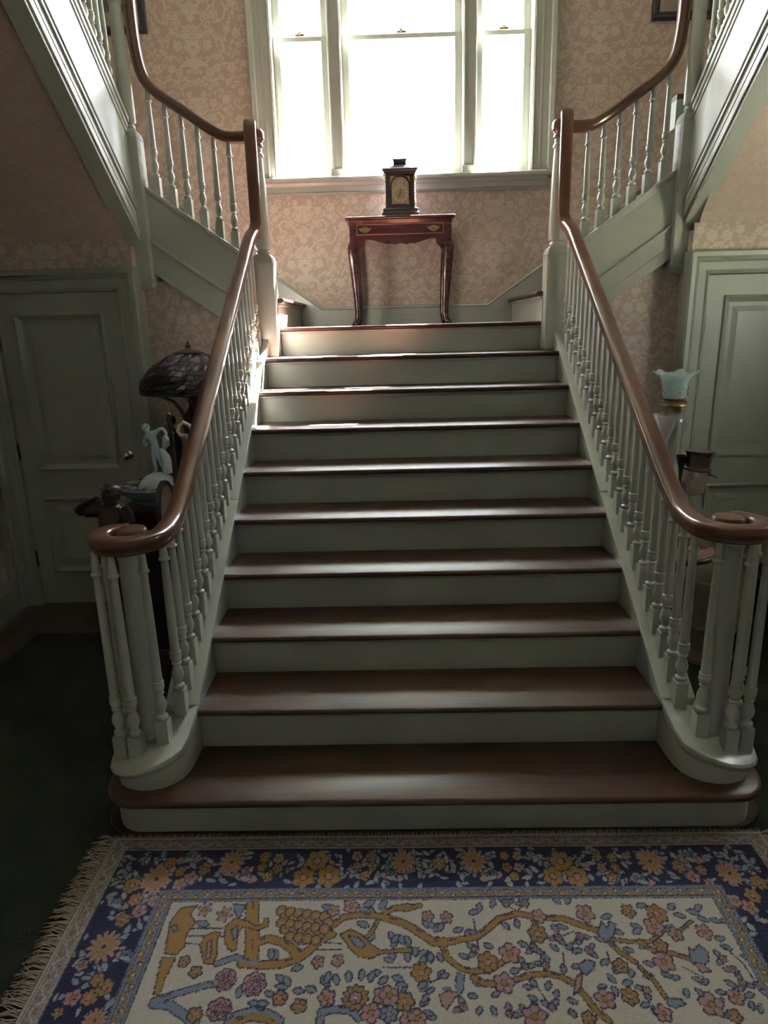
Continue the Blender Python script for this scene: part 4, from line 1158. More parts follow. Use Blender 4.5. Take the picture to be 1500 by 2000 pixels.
def tier(nm, layers, mat=EBONY, y0=cy, par=ck, **k):
    m = MB()
    m.loft([[(cx - w, y0 - d, z), (cx + w, y0 - d, z), (cx + w, y0 + d, z), (cx - w, y0 + d, z)] for w, d, z in layers])
    return m.build(nm, mat, par, **k)
tier('plinth', [(.122, .085, TZ + .012), (.124, .087, TZ + .016), (.124, .087, TZ + .022), (.116, .08, TZ + .030), (.112, .077, TZ + .040), (.118, .082, TZ + .046), (.112, .078, TZ + .052), (.098, .067, TZ + .060)], bevel=.001)
for ex in (-1, 1):
    for ey in (-1, 1):
        MB().lathe([(.012, 0), (.016, .004), (.014, .009), (.01, .013)], 10, (cx + ex * .108, cy + ey * .07, TZ)).build('foot', BRASS, ck, smooth=True)
bd = tier('case', [(.096, .065, TZ + .058), (.096, .065, TZ + .268)], bevel=.002)
tier('cornice', [(.096, .065, TZ + .262), (.104, .072, TZ + .268), (.107, .075, TZ + .276), (.116, .083, TZ + .286), (.118, .085, TZ + .294), (.10, .07, TZ + .297)], bevel=.001)
tier('caddy_top', [(.068, .05, TZ + .297), (.066, .05, TZ + .306), (.056, .042, TZ + .314), (.046, .033, TZ + .318), (.043, .030, TZ + .324), (.040, .028, TZ + .332), (.041, .029, TZ + .346), (.047, .033, TZ + .354), (.047, .033, TZ + .359)])
yf = cy - .065
def arch(w, z0, z1, n=12):
    return [(cx - w, z0), (cx + w, z0)] + [(cx + w * cos(pi * i / n), z1 + w * sin(pi * i / n)) for i in range(n + 1)]
dz0, dz1 = TZ + .079, TZ + .185
MB().prism(arch(.063, dz0 - .006, dz1), 'y', yf - .004, yf + .01).build('dial_surround', TABLEW, ck, bevel=.001)
DIALM = paint('dial_plate', (.20, .155, .10), .35, .15, 0)
DIALS = paint('chapter_ring', (.30, .265, .21), .3, .08, 0)
dl = MB().prism(arch(.057, dz0, dz1), 'y', yf - .006, yf).build('dial', DIALM, ck)
zc_ = TZ + .142
def ringxz(c, z, r0, r1, y0, y1, n=28):
    m = MB()
    m.loft([[(c + r * cos(2 * pi * i / n), y, z + r * sin(2 * pi * i / n)) for i in range(n)] for r, y in ((r0, y1), (r0, y0), (r1, y0), (r1, y1))], True, False)
    return m
ringxz(cx, zc_, .034, .052, yf - .0075, yf - .005).build('chapter_ring', DIALS, dl)
ringxz(cx, dz1 + .024, .009, .017, yf - .0075, yf - .005).build('strike_ring', DIALS, dl)
INK = paint('dial_ink', (.02, .018, .02), .4, 0, 0)
m = MB()
for i in range(12):
    a = pi * i / 6
    r0, r1 = .037, .049
    t = .0026 if i % 3 == 0 else .0014
    u, v = (sin(a), cos(a)), (cos(a), -sin(a))
    for e in ((-.0026, .0026) if i % 3 else (-.0035, 0, .0035)):
        q = [(cx + u[0] * r + v[0] * (e + k * .0009), zc_ + u[1] * r + v[1] * (e + k * .0009)) for r, k in ((r0, -1), (r1, -1), (r1, 1), (r0, 1))]
        m.prism(q, 'y', yf - .0082, yf - .0074)
m.build('numerals', INK, dl)
for a, L, w in ((math.radians(207), .050, .0024), (math.radians(10), .032, .0032)):
    u, v = (sin(a), cos(a)), (cos(a), -sin(a))
    q = [(cx - u[0] * .008, zc_ - u[1] * .008), (cx + v[0] * w, zc_ + v[1] * w), (cx + u[0] * L * .6 + v[0] * w * .6, zc_ + u[1] * L * .6 + v[1] * w * .6), (cx + u[0] * L, zc_ + u[1] * L), (cx + u[0] * L * .6 - v[0] * w * .6, zc_ + u[1] * L * .6 - v[1] * w * .6), (cx - v[0] * w, zc_ - v[1] * w)]
    MB().prism(q, 'y', yf - .011, yf - .009).build('hand', INK, dl)
for e in (-1, 1):
    m = MB().prism([(cx + e * .066, TZ + .25), (cx + e * .030, TZ + .25), (cx + e * .052, TZ + .236), (cx + e * .062, TZ + .212), (cx + e * .066, TZ + .205)], 'y', yf - .003, yf + .002)
    m.sphere((cx + e * .058, yf - .003, TZ + .241), .005, 8, 6).sphere((cx + e * .047, yf - .003, TZ + .245), .0035, 8, 6).sphere((cx + e * .062, yf - .003, TZ + .227), .0035, 8, 6)
    m.build('spandrel', BRASS, ck, smooth=True)
    m = MB()
    for z, r in ((.245, .008), (.232, .010), (.220, .007), (.10, .006), (.085, .009), (.072, .007)): m.sphere((cx + e * .098, yf + .004, TZ + z), r, 8, 6)
    for i in range(6): m.sphere((cx + e * .097, yf + .002, TZ + .115 + i * .017), .0045, 8, 6)
    m.build('side_mount', BRASS, ck, smooth=True)
sk = thing('wall_outlet', (.01, YB - .02, 1.715), 'pale green duplex wall outlet on the landing baseboard under the table', 'outlet')
MB().box(-.042, .062, YB - .025, YB - .02, 1.683, 1.747).build('cover_plate', SAGE, sk, bevel=.003)
for ex in (-.010, .032):
    r_ = MB().lathe([(.016, 0), (.016, .003), (0, .003)], 16).v
    m = MB().add([(ex - .001 + p[0], YB - .025 - p[2], 1.715 + p[1]) for p in r_], MB().lathe([(.016, 0), (.016, .003), (0, .003)], 16).f)
    rc = m.build('receptacle', SAGE, sk)
    mm_ = MB()
    for e in (-.005, .005): mm_.box(ex - .001 - .006, ex - .001 + .003, YB - .0288, YB - .0278, 1.715 + e - .0012, 1.715 + e + .0012)
    mm_.box(ex + .005, ex + .009, YB - .0288, YB - .0278, 1.713, 1.717)
    mm_.build('slot', INK, rc)

# ------------------------------------------------------------------ pictures high on the back wall
PICM = paint('picture_print', (.10, .09, .08), .6, .5, 0)
for s, x0, z0, lb in ((-1, -1.70, 3.565, 'dark framed picture high on the wall left of the stair window'), (1, 1.64, 3.535, 'dark framed picture high on the wall right of the stair window')):
    xa, xb = (x0 - .42, x0) if s < 0 else (x0, x0 + .42)
    pf = thing('framed_picture', ((xa + xb) / 2, YB, z0), lb, 'picture')
    MB().frame_xz(xa + .05, xb - .05, z0 + .05, z0 + .50, [(0, 0), (0, .012), (.008, .012), (.02, .02), (.035, .026), (.05, .022), (.05, 0)], YB - .001, -1).build('frame', EBONY, pf)
    MB().box(xa + .045, xb - .045, YB - .008, YB - .001, z0 + .045, z0 + .505).build('mat_board', paint('mat_board', (.25, .22, .20), .8, .1, 0), pf)
    MB().box(xa + .12, xb - .12, YB - .010, YB - .007, z0 + .13, z0 + .43).build('print', PICM, pf)
# ------------------------------------------------------------------ figures grown from a skeleton
def skin(name, J, E, mat, parent, sub=2, root=0, fat=1.3):
    """J: list of (x, y, z, r) or (x, y, z, rx, ry); E: edges; one continuous surface"""
    me = bpy.data.meshes.new(name)
    me.from_pydata([j[:3] for j in J], E, [])
    o = bpy.data.objects.new(name, me)
    place(o, parent)
    o.modifiers.new('skin', 'SKIN')
    sv = me.skin_vertices[0].data
    for i, j in enumerate(J):
        sv[i].radius = (j[3] * fat, (j[4] if len(j) > 4 else j[3]) * fat)
        sv[i].use_root = (i == root)
    o.modifiers['skin'].use_smooth_shade = True
    s_ = o.modifiers.new('subsurf', 'SUBSURF')
    s_.levels = s_.render_levels = sub
    me.materials.append(mat)
    return o

def hand(J, E, iw, d, side, L=.020, r=.0034):
    """five short fingers rooted in the palm vertex iw; d = pointing direction, side = across the palm"""
    d, side = Vector(d).normalized(), Vector(side).normalized()
    w = Vector(J[iw][:3])
    pal = len(J)
    p = w + d * L * .6
    J.append((*p, r * 2.0)); E.append((iw, pal))
    for k, (off, ln) in enumerate(((-1.3, .85), (-.4, 1.1), (.45, 1.0), (1.3, .75))):
        a = len(J)
        q = p + side * off * r * 1.6 + d * L * .45
        t = q + d * L * .55 * ln + Vector((0, 0, -r * .8))
        J.append((*q, r * .8)); J.append((*t, r * .6))
        E += [(pal, a), (a, a + 1)]
    a = len(J)
    q = w + side * -r * 2.2 + d * L * .35
    J.append((*q, r * .9)); J.append((*(q + d * L * .4 + side * -r), r * .7))
    E += [(iw, a), (a, a + 1)]

# ------------------------------------------------------------------ left of the stairs
CAB = thing('side_cabinet', (-1.165, 1.44, 0), 'dark mahogany low cabinet against the stair side, under the stained glass lamp', 'cabinet')
cx0, cx1, cy0, cy1, cz = -1.375, -.962, 1.02, 1.86, .865
MB().box(cx0, cx1, cy0, cy1, cz - .03, cz).build('cabinet_top', DARKW, CAB, bevel=.006)
MB().box(cx0 + .025, cx1, cy0 + .025, cy1 - .02, .10, cz - .03).build('carcass', DARKW, CAB, bevel=.003)
MB().frame_xz(cx0 + .09, cx1 - .06, .18, cz - .11, [(.02, 0), (.016, .006), (.008, .008), (0, 0)], cy0 + .025, -1).build('end_panel', DARKW, CAB)
for i, (z0, z1) in enumerate(((.62, .82), (.37, .60), (.13, .35))):
    d_ = MB().box(cx0 + .012, cx0 + .026, cy0 + .05, cy1 - .045, z0, z1).build('drawer', DARKW, CAB, bevel=.003)
    for y in (1.22, 1.66):
        MB().sphere((cx0 + .0, y, (z0 + z1) / 2), .014, 10, 7).build('knob', BRASS, d_, smooth=True)
for x in (cx0 + .06, cx1 - .04):
    for y in (cy0 + .06, cy1 - .06):
        MB().lathe([(.02, 0), (.032, .02), (.036, .05), (.026, .075), (.034, .10)], 12, (x, y, 0)).build('foot', DARKW, CAB, smooth=True)

# stained glass lamp
LX, LY = -1.178, 1.75
lamp = thing('stained_glass_lamp', (LX, LY, cz), 'bronze table lamp with purple leaded glass dome shade, behind the left handrail', 'lamp')
LEAD = paint('lead_came', (.020, .017, .018), .4, .2, .1)
sh = [(.262, 1.336), (.267, 1.354), (.264, 1.380), (.249, 1.410), (.219, 1.443), (.177, 1.476), (.128, 1.504), (.075, 1.528)]
SHD = MB().lathe([(r - .004, z - .001) for r, z in sh], 40, (LX, LY, 0)).build('lamp_shade', LEAD, lamp, smooth=True)
sd_ = SHD.modifiers.new('solid', 'SOLIDIFY'); sd_.thickness = .003; sd_.offset = -1
gl = []
for nm, c in (('violet', (.045, .034, .068)), ('plum', (.042, .020, .034)), ('lilac', (.15, .125, .19)), ('green', (.022, .030, .024)), ('smoke', (.026, .026, .03)), ('blush', (.30, .235, .24))):
    m_ = paint('glass_' + nm, c, .16, .3, .05, .6, .3)
    gl.append(m_)
rg = random.Random(8)
NS = 40
rows = np.linspace(0, len(sh) - 1, 11)
G = []
for i, t in enumerate(rows):
    r = np.interp(t, range(len(sh)), [p[0] for p in sh]); z = np.interp(t, range(len(sh)), [p[1] for p in sh])
    ring = []
    for k in range(NS):
        a = 2 * pi * (k + (.5 if i % 2 else 0) + rg.uniform(-.3, .3)) / NS
        dz = rg.uniform(-.008, .008) if 0 < i < 10 and i != 2 else 0
        ring.append(Vector((LX + r * cos(a), LY + r * sin(a), z + dz)))
    G.append(ring)
k0 = 0
for i in range(10):
    for k in range(NS):
        a = -2 * pi * (k + .5) / NS
        q = [G[i][k], G[i][(k + 1) % NS], G[i + 1][(k + 1) % NS], G[i + 1][k]]
        if i % 2: q = [G[i][k], G[i][(k + 1) % NS], G[i + 1][(k + 2) % NS], G[i + 1][(k + 1) % NS]]
        c = sum(q, Vector()) / 4
        if sin(math.atan2(c.y - LY, c.x - LX)) > .3: continue         # the far side is never seen
        nrm = ((c - Vector((LX, LY, 1.30)))).normalized()
        o_ = [p + (c - p) * (.10 + .0 * i) for p in q]
        ins = [tuple(p + nrm * .001) for p in o_] + [tuple(p + (c - p) * .12 + nrm * .004) for p in o_]
        m = MB().add(ins, [(4, 5, 6, 7), (0, 1, 5, 4), (1, 2, 6, 5), (2, 3, 7, 6), (3, 0, 4, 7)])
        w_ = rg.random()
        mi = (3 if w_ < .45 else 4 if w_ < .75 else 1 if w_ < .93 else 5) if i < 5 else (0 if w_ < .35 else 2 if w_ < .62 else 1 if w_ < .8 else 3 if w_ < .92 else 5)
        m.build('glass_piece', gl[mi], SHD)
MB().lathe([(.266, -.006), (.268, 0), (.266, .006), (.260, 0), (.266, -.006)], 40, (LX, LY, 1.336)).build('shade_rim', LEAD, lamp, smooth=True)
MB().lathe([(.078, 1.528), (.080, 1.536), (.062, 1.546), (.040, 1.552), (.018, 1.556), (.012, 1.561), (.016, 1.566), (.016, 1.572), (.008, 1.577), (.006, 1.583), (.009, 1.588), (0, 1.593)], 18, (LX, LY, 0)).build('shade_cap', BRONZE, lamp, smooth=True)
MB().lathe([(.095, 0), (.098, .012), (.088, .025), (.06, .045), (.04, .08), (.030, .13), (.034, .18), (.05, .215), (.066, .26), (.070, .30), (.058, .345), (.036, .37), (.026, .39), (.018, .47), (.014, .60), (.014, .67)], 18, (LX, LY, cz)).build('lamp_base', BRONZE, lamp, smooth=True)
for k in range(4):
    a = math.radians(188 + 90 * k)
    P = [(LX + r * cos(a), LY + r * sin(a), z) for r, z in ((.05, 1.19), (.070, 1.235), (.10, 1.282), (.15, 1.308), (.205, 1.324), (.248, 1.331))]
    MB().tube(P, [.013, .011, .009, .008, .007, .007], 8).build('arm', BRONZE, lamp, smooth=True)
    MB().sphere((LX +   .258 * cos(a), LY + .258 * sin(a), 1.334), .012, 8, 6).build('shade_clip', BRONZE, lamp, smooth=True)

# ceramic centrepiece: bowl, rock, flowers and a nude figure seen from behind
CER = paint('pale_blue_glaze', (.42, .52, .55), .22, .10, .02, .6, .4)
CERD = paint('blue_glaze_bowl', (.25, .31, .35), .25, .12, .02, .6, .4)
BX, BY = -1.235, 1.20
cp = thing('ceramic_centrepiece', (BX, BY, cz), 'pale blue glazed bowl with a nude standing figurine on a rock, on the dark cabinet', 'centrepiece')
def wavy(r, z, a):
    k = 1 + (.018 * cos(18 * a) if z > .07 else 0)
    return r * k, z + (.002 * sin(18 * a) if z > .075 else 0)
MB().lathe([(.0, .0), (.085, .0), (.09, .008), (.086, .016), (.12, .034), (.152, .055), (.166, .076), (.174, .082), (.172, .088), (.162, .086), (.148, .066), (.11, .044), (0, .035)], 54, (BX, BY, cz), wavy, 1, .82).build('bowl', CERD, cp, smooth=True, angle=60)
m = MB()
rk = random.Random(4)
for i in range(1):
    m.sphere((BX + .022, BY, cz + .055), .100, 26, 14, (1, .8, .93))
v2 = []
for x, y, z in m.v:
    k = 1 + .03 * sin(40 * x + 25 * z) + .02 * sin(60 * y + 30 * x)
    v2.append((BX + .022 + (x - BX - .022) * k, BY + (y - BY) * k, min(z, cz + .148)))
m.v = v2
m.build('rock', CER, cp, smooth=True, angle=70)
FLC = [paint('flower_pink', (.24, .13, .16), .5, .1, 0), paint('flower_white', (.30, .29, .28), .5, .1, 0), paint('leaf_green', (.06, .10, .06), .5, .2, 0), paint('flower_teal', (.10, .16, .18), .5, .2, 0)]
for i in range(22):
    a = pi * .55 + 1.25 * pi * i / 21
    r = rk.uniform(.105, .145)
    c = (BX + r * cos(a), BY + .8 * r * sin(a), cz + .088 + rk.uniform(-.008, .010))
    m = MB()
    for k in range(5):
        b_ = 2 * pi * k / 5 + i
        m.sphere((c[0] + .009 * cos(b_), c[1] + .009 * sin(b_), c[2]), .008, 6, 5, (1, 1, .5))
    m.sphere((c[0], c[1], c[2] + .004), .005, 6, 5)
    m.build('flower', FLC[[0, 1, 3, 2, 0, 1][i % 6]], cp, smooth=True)
fy = 1.195
J = [(-1.208, fy, 1.112, .019, .017), (-1.209, fy, 1.147, .0165, .015), (-1.216, fy, 1.172, .020, .016), (-1.226, fy, 1.190, .016, .014), (-1.236, fy, 1.2, .0085), (-1.244, fy, 1.217, .0165, .0165), (-1.247, fy - .003, 1.226, .015),
     (-1.246, fy, 1.183, .010), (-1.258, fy - .002, 1.155, .008), (-1.251, fy - .010, 1.138, .0065), (-1.240, fy - .018, 1.152, .0055),
     (-1.200, fy, 1.199, .011), (-1.180, fy, 1.213, .0085), (-1.165, fy - .002, 1.217, .0080), (-1.149, fy - .004, 1.192, .0065), (-1.160, fy - .010, 1.178, .0055),
     (-1.2195, fy, 1.092, .0125), (-1.221, fy, 1.062, .0088), (-1.219, fy, 1.045, .0082), (-1.217, fy, 1.024, .0060), (-1.224, fy - .010, 1.016, .0060),
     (-1.198, fy, 1.090, .0120), (-1.193, fy + .004, 1.056, .0084), (-1.189, fy + .008, 1.040, .0078), (-1.185, fy + .008, 1.022, .0060), (-1.188, fy - .002, 1.016, .0060)]
E = [(0, 1), (1, 2), (2, 3), (3, 4), (4, 5), (5, 6), (3, 7), (7, 8), (8, 9), (9, 10), (3, 11), (11, 12), (12, 13), (13, 14), (14, 15), (0, 16), (16, 17), (17, 18), (18, 19), (19, 20), (0, 21), (21, 22), (22, 23), (23, 24), (24, 25)]
hand(J, E, 10, (.6, -.4, .4), (.4, .6, .2), .010, .0018)
hand(J, E, 15, (-.6, -.6, -.3), (.3, -.3, .7), .010, .0018)
fig = skin('figure', J, E, CER, cp, fat=1.18)
m = MB()
for i in range(46):
    t = rk.uniform(0, 2 * pi); f = rk.uniform(-.2, 1.35)
    m.sphere((-1.245 + .0165 * cos(t) * cos(f), fy + .0165 * sin(t) * cos(f), 1.222 + .0165 * sin(f)), .0042, 6, 4)
m.build('hair', CER, fig, smooth=True)
m = MB().tube([(-1.205, fy + .012, 1.118), (-1.185, fy + .006, 1.112), (-1.168, fy + .004, 1.085), (-1.162, fy + .004, 1.05), (-1.158, fy + .004, 1.01)], [.010, .014, .020, .023, .030], 12)
m.tube([(-1.158, fy - .006, 1.184), (-1.153, fy - .006, 1.165), (-1.158, fy - .004, 1.145), (-1.172, fy, 1.125)], [.009, .018, .018, .010], 12)
m.build('drapery', CER, cp, smooth=True)

# white jug, mostly behind the handrail
WHT = paint('white_china', (.62, .58, .52), .25, .05, .0, .6, .4)
jg = thing('white_jug', (-1.03, 1.35, cz), 'white china jug with a curled handle beside the lamp, half behind the left handrail', 'jug')
MB().lathe([(.045, 0), (.048, .01), (.040, .02), (.06, .07), (.066, .12), (.055, .18), (.036, .235), (.034, .28), (.042, .32), (.040, .32), (.030, .28), (.032, .235), (0, .2)], 20, (-1.03, 1.35, cz)).build('body', WHT, jg, smooth=True)
MB().tube([(-1.062, 1.34, cz + .285), (-1.085, 1.335, cz + .345), (-1.112, 1.33, cz + .360), (-1.135, 1.33, cz + .345), (-1.142, 1.33, cz + .318), (-1.128, 1.33, cz + .298), (-1.105, 1.333, cz + .30), (-1.07, 1.34, cz + .22)], [.009, .009, .010, .010, .010, .010, .009, .008], 10).build('handle', WHT, jg, smooth=True)
ur = thing('wooden_urn', (-1.375, 1.76, cz), 'dark turned wooden urn at the cabinet back corner beside the left door casing', 'urn')
MB().lathe([(.04, 0), (.042, .01), (.02, .03), (.018, .06), (.038, .11), (.046, .17), (.040, .215), (.030, .225)], 16, (-1.325, 1.80, cz)).build('body', DARKW, ur, smooth=True)
MB().lathe([(.034, .225), (.030, .245), (.016, .265), (.008, .27), (.014, .285), (.024, .302), (.026, .318), (.018, .332), (0, .338)], 16, (-1.325, 1.80, cz)).build('lid', DARKW, ur, smooth=True)

# pole screen with an oval fabric panel
ps = thing('pole_screen', (-1.045, .93, 0), 'dark pole screen with finial and small oval fabric panel, just behind the left handrail', 'fire screen')
px_, py_ = -1.045, .945
MB().lathe([(.011, .30), (.0105, 1.222), (.0135, 1.226), (.0135, 1.232), (.008, 1.238), (.011, 1.25), (.0125, 1.262), (.008, 1.276), (.006, 1.284), (.0085, 1.292), (.0105, 1.302), (.008, 1.313), (0, 1.318)], 12, (px_, py_, 0)).build('pole', DARKW, ps, smooth=True)
MB().lathe([(.012, .06), (.03, .09), (.034, .13), (.022, .17), (.018, .22), (.026, .25), (.028, .28), (.016, .31)], 14, (px_, py_, 0)).build('hub', DARKW, ps, smooth=True)
for a in (100, 200, 290):
    a = math.radians(a)
    MB().tube([(px_ + r * cos(a), py_ + r * sin(a), z) for r, z in ((.015, .13), (.04, .13), (.06, .085), (.072, .03), (.088, .012))], [.014, .013, .011, .010, .012], 8).build('leg', DARKW, ps, smooth=True)
pc = (-1.084, .895, .890)
n = 28
def oval(k, x): return [(x, pc[1] + .100 * k * cos(2 * pi * i / n), pc[2] + .150 * k * sin(2 * pi * i / n)) for i in range(n)]
pf_ = MB().loft([oval(.86, pc[0] - .008), oval(.98, pc[0] - .011), oval(1.0, pc[0]), oval(.98, pc[0] + .011), oval(.86, pc[0] + .008)], True, False).build('panel_frame', DARKW, ps, smooth=True)
FAB = paint('needlework', (.30, .235, .165), .9, .25, .3)
MB().loft([oval(.90, pc[0] - .005), oval(.90, pc[0] + .005)]).build('panel_fabric', FAB, pf_)

# bronze half figure of a boy in a cap calling through his hand, on a pedestal
pd = thing('pedestal', (-1.305, .85, 0), 'slim dark wooden pedestal carrying the bronze boy statue', 'pedestal')
MB().lathe([(.10, .700), (.105, .708), (.105, .718), (.10, .724)], 20, (-1.305, .85, 0)).build('pedestal_top', DARKW, pd, smooth=True)
MB().lathe([(.105, 0), (.11, .012), (.10, .03), (.05, .05), (.032, .09), (.028, .30), (.036, .42), (.030, .50), (.026, .64), (.05, .69), (.075, .702)], 18, (-1.305, .85, 0)).build('shaft', DARKW, pd, smooth=True)
bs = thing('bronze_statue', (-1.305, .85, .724), 'dark bronze half figure of a boy in a cap, hand raised to mouth', 'statue')
J = [(-1.305, .855, .765, .060, .045), (-1.305, .855, .735, .066, .05), (-1.304, .855, .835, .056, .044), (-1.303, .855, .895, .056, .040), (-1.303, .855, .930, .030, .026), (-1.302, .853, .950, .018), (-1.300, .848, .974, .026, .026), (-1.289, .846, .996, .037, .034), (-1.284, .846, 1.012, .033),
     (-1.345, .845, .930, .026), (-1.395, .825, .932, .020), (-1.432, .812, .934, .0155), (-1.408, .800, .950, .0135), (-1.375, .795, .968, .0105), (-1.358, .797, .977, .010),
     (-1.262, .862, .922, .026), (-1.246, .862, .890, .021), (-1.240, .858, .850, .018), (-1.246, .846, .80, .014), (-1.262, .830, .772, .010),
     (-1.325, .842, .985, .006), (-1.316, .842, .966, .012)]
E = [(0, 1), (0, 2), (2, 3), (3, 4), (4, 5), (5, 6), (6, 7), (7, 8), (3, 9), (9, 10), (10, 11), (11, 12), (12, 13), (13, 14), (3, 15), (15, 16), (16, 17), (17, 18), (18, 19), (7, 20), (6, 21)]
hand(J, E, 14, (.75, .25, .45), (0, .7, -.6), .022, .0042)
hand(J, E, 19, (-.6, -.5, -.5), (.4, -.6, .2), .022, .0042)
bf = skin('body', J, E, BRONZE, bs)
m = MB()
cap = []
for r, h in ((.033, .004), (.037, .008), (.036, .014), (.029, .021), (.015, .025), (.003, .026)):   # soft cap tipped back to the right
    cap.append([(-1.283 + r * cos(2 * pi * i / 18) + .30 * h, .847 + r * sin(2 * pi * i / 18), 1.012 + h - .35 * r * cos(2 * pi * i / 18)) for i in range(18)])
m.loft(cap)
m.loft([[(-1.311 + .022 * cos(2 * pi * i / 14), .846 + .026 * sin(2 * pi * i / 14), 1.018 + dz - .3 * .022 * cos(2 * pi * i / 14)) for i in range(14)] for dz in (0, .004)])
m.build('cap', BRONZE, bf, smooth=True)
m = MB()
for i in range(34):
    t = rk.uniform(-.9 * pi, .9 * pi); f = rk.uniform(-.7, .3)
    if cos(t) < -.35: continue
    m.sphere((-1.288 + .033 * cos(t) * cos(f), .847 + .033 * sin(t) * cos(f), .994 + .026 * sin(f)), .0075, 6, 5)
m.build('hair', BRONZE, bf, smooth=True)
MB().tube([(-1.340, .847, .934), (-1.372, .836, .935), (-1.400, .824, .936)], [.036, .034, .033], 12).build('sleeve', BRONZE, bf, smooth=True)
MB().tube([(-1.268, .862, .928), (-1.248, .862, .895), (-1.241, .859, .858)], [.036, .033, .031], 12).build('sleeve', BRONZE, bf, smooth=True)
MB().box(-1.375, -1.235, .80, .905, .724, .735).build('base', BRONZE, bs, bevel=.003)

# ------------------------------------------------------------------ right of the stairs
PINKW = wood('faded_table_wood', (.13, .06, .045), (.20, .105, .08), (.26, .15, .115), .4, .2, (4, 30, 30), .2, .05)
ct = thing('demilune_table', (1.08, 1.16, 0), 'bow-fronted side table with faded reddish top against the right stair side', 'table')
n = 26
ol = [(.946, 1.16 - .46)]
for i in range(n + 1):
    a = -pi / 2 + pi * i / n
    c, s_ = cos(a), sin(a)
    k = (abs(c) ** 4 + abs(s_) ** 4) ** -.25
    ol.append((.946 + .322 * c * k, 1.16 + .46 * s_ * k))
ol.append((.946, 1.16 + .46))
slab('tabletop', ol, .678, .700, DARKW, [(.006, 0), (.001, .3), (0, .6), (.003, .9), (.006, 1)], ct)
slab('top_inlay', ol, .7002, .7012, PINKW, [(.012, 0), (.012, 1)], ct)
MB().prism([(.946, .86), (1.12, .86), (1.17, .95), (1.19, 1.16), (1.17, 1.37), (1.12, 1.46), (.946, 1.46)], 'z', .60, .678).build('apron', DARKW, ct)
for x, y in ((.975, .875), (.975, 1.445), (1.14, 1.16), (1.0, 1.16)):
    MB().lathe([(.010, 0), (.014, .03), (.011, .06), (.018, .30), (.022, .52), (.016, .54), (.024, .56), (.024, .61)], 12, (x, y, 0)).build('leg', DARKW, ct, smooth=True)

OPAL = glassy('opal_blue_glass', (.86, .93, .93), rough=.12, frost=.55, fcol=(.60, .69, .68))
CRY = glassy('cut_crystal', (.90, .91, .92), rough=.04, frost=.22, fcol=(.55, .52, .52))
CRYH = glassy('smoked_crystal', (.80, .72, .70), rough=.06, frost=.38, fcol=(.46, .38, .36))
OX, OY = 1.197, 1.30
tz = .7012
ol_ = thing('oil_lamp', (OX, OY, tz), 'oil lamp with ruffled pale blue glass shade and brass collar, before the right door', 'lamp')
def ruf(r, z, a):
    k = max(0, (z - 1.345) / .07)
    return r * (1 + .10 * k * cos(6 * a + .4)), z + .010 * k * cos(6 * a + .4)
so = MB().lathe([(.044, 1.285), (.050, 1.293), (.0555, 1.31), (.0575, 1.325), (.0555, 1.342), (.056, 1.355), (.064, 1.375), (.078, 1.392), (.096, 1.404), (.0945, 1.4065), (.075, 1.396), (.061, 1.378), (.053, 1.356), (.0525, 1.342), (.0545, 1.325), (.0525, 1.31), (.047, 1.296), (.042, 1.285)], 60, (OX, OY, 0), ruf).build('glass_shade', OPAL, ol_, smooth=True, angle=80)
m = MB()
for i in range(34):
    a = rk.uniform(pi * .9, pi * 2.1); z = rk.uniform(1.302, 1.338)
    r = .0570 if z < 1.32 else .0585
    m.sphere((OX + r * cos(a), OY + r * sin(a), z), rk.uniform(.0015, .0030), 6, 4)
m.build('painted_sprig', INK, so)
MB().lathe([(.040, 1.268), (.047, 1.272), (.047, 1.287), (.043, 1.287)], 24, (OX, OY, 0)).build('shade_holder', paint('dark_fitter', (.05, .025, .02), .35, .1, 0), ol_, smooth=True)
MB().lathe([(.040, 1.250), (.056, 1.252), (.059, 1.256), (.0575, 1.262), (.0575, 1.270), (.059, 1.277), (.055, 1.279), (.045, 1.274)], 28, (OX, OY, 0)).build('gallery', BRASS, ol_, smooth=True)
MB().lathe([(.030, 1.205), (.038, 1.212), (.038, 1.246), (.042, 1.252)], 22, (OX, OY, 0)).build('burner', BRASS, ol_, smooth=True)
MB().tube([(OX + .036, OY - .012, 1.228), (OX + .06, OY - .02, 1.228)], .0022, 6).lathe([(.008, -.001), (.008, .001)], 10, (OX + .06, OY - .02, 1.228)).build('wick_knob', BRASS, ol_)
MB().lathe([(.066, 0), (.07, .012), (.05, .03), (.022, .06), (.018, .16), (.026, .28), (.02, .36), (.03, .40), (.062, .43), (.068, .465), (.055, .495), (.030, .51)], 22, (OX, OY, tz)).build('crystal_font', CRY, ol_, smooth=True)
tv = thing('trumpet_vase', (1.092, 1.10, tz), 'clear cut crystal trumpet vase in front of the oil lamp', 'vase')
def cut(r, z, a): return r * (1 + .03 * cos(16 * a)), z + (.003 * cos(8 * a) if z > .52 else 0)
MB().lathe([(.05, 0), (.052, .008), (.03, .02), (.012, .05), (.010, .12), (.016, .16), (.010, .20), (.0105, .36), (.014, .42), (.024, .46), (.038, .50), (.060, .540), (.057, .540), (.036, .502), (.021, .462), (.008, .42)], 64, (1.092, 1.10, tz), cut).build('body', CRY, tv, smooth=True)

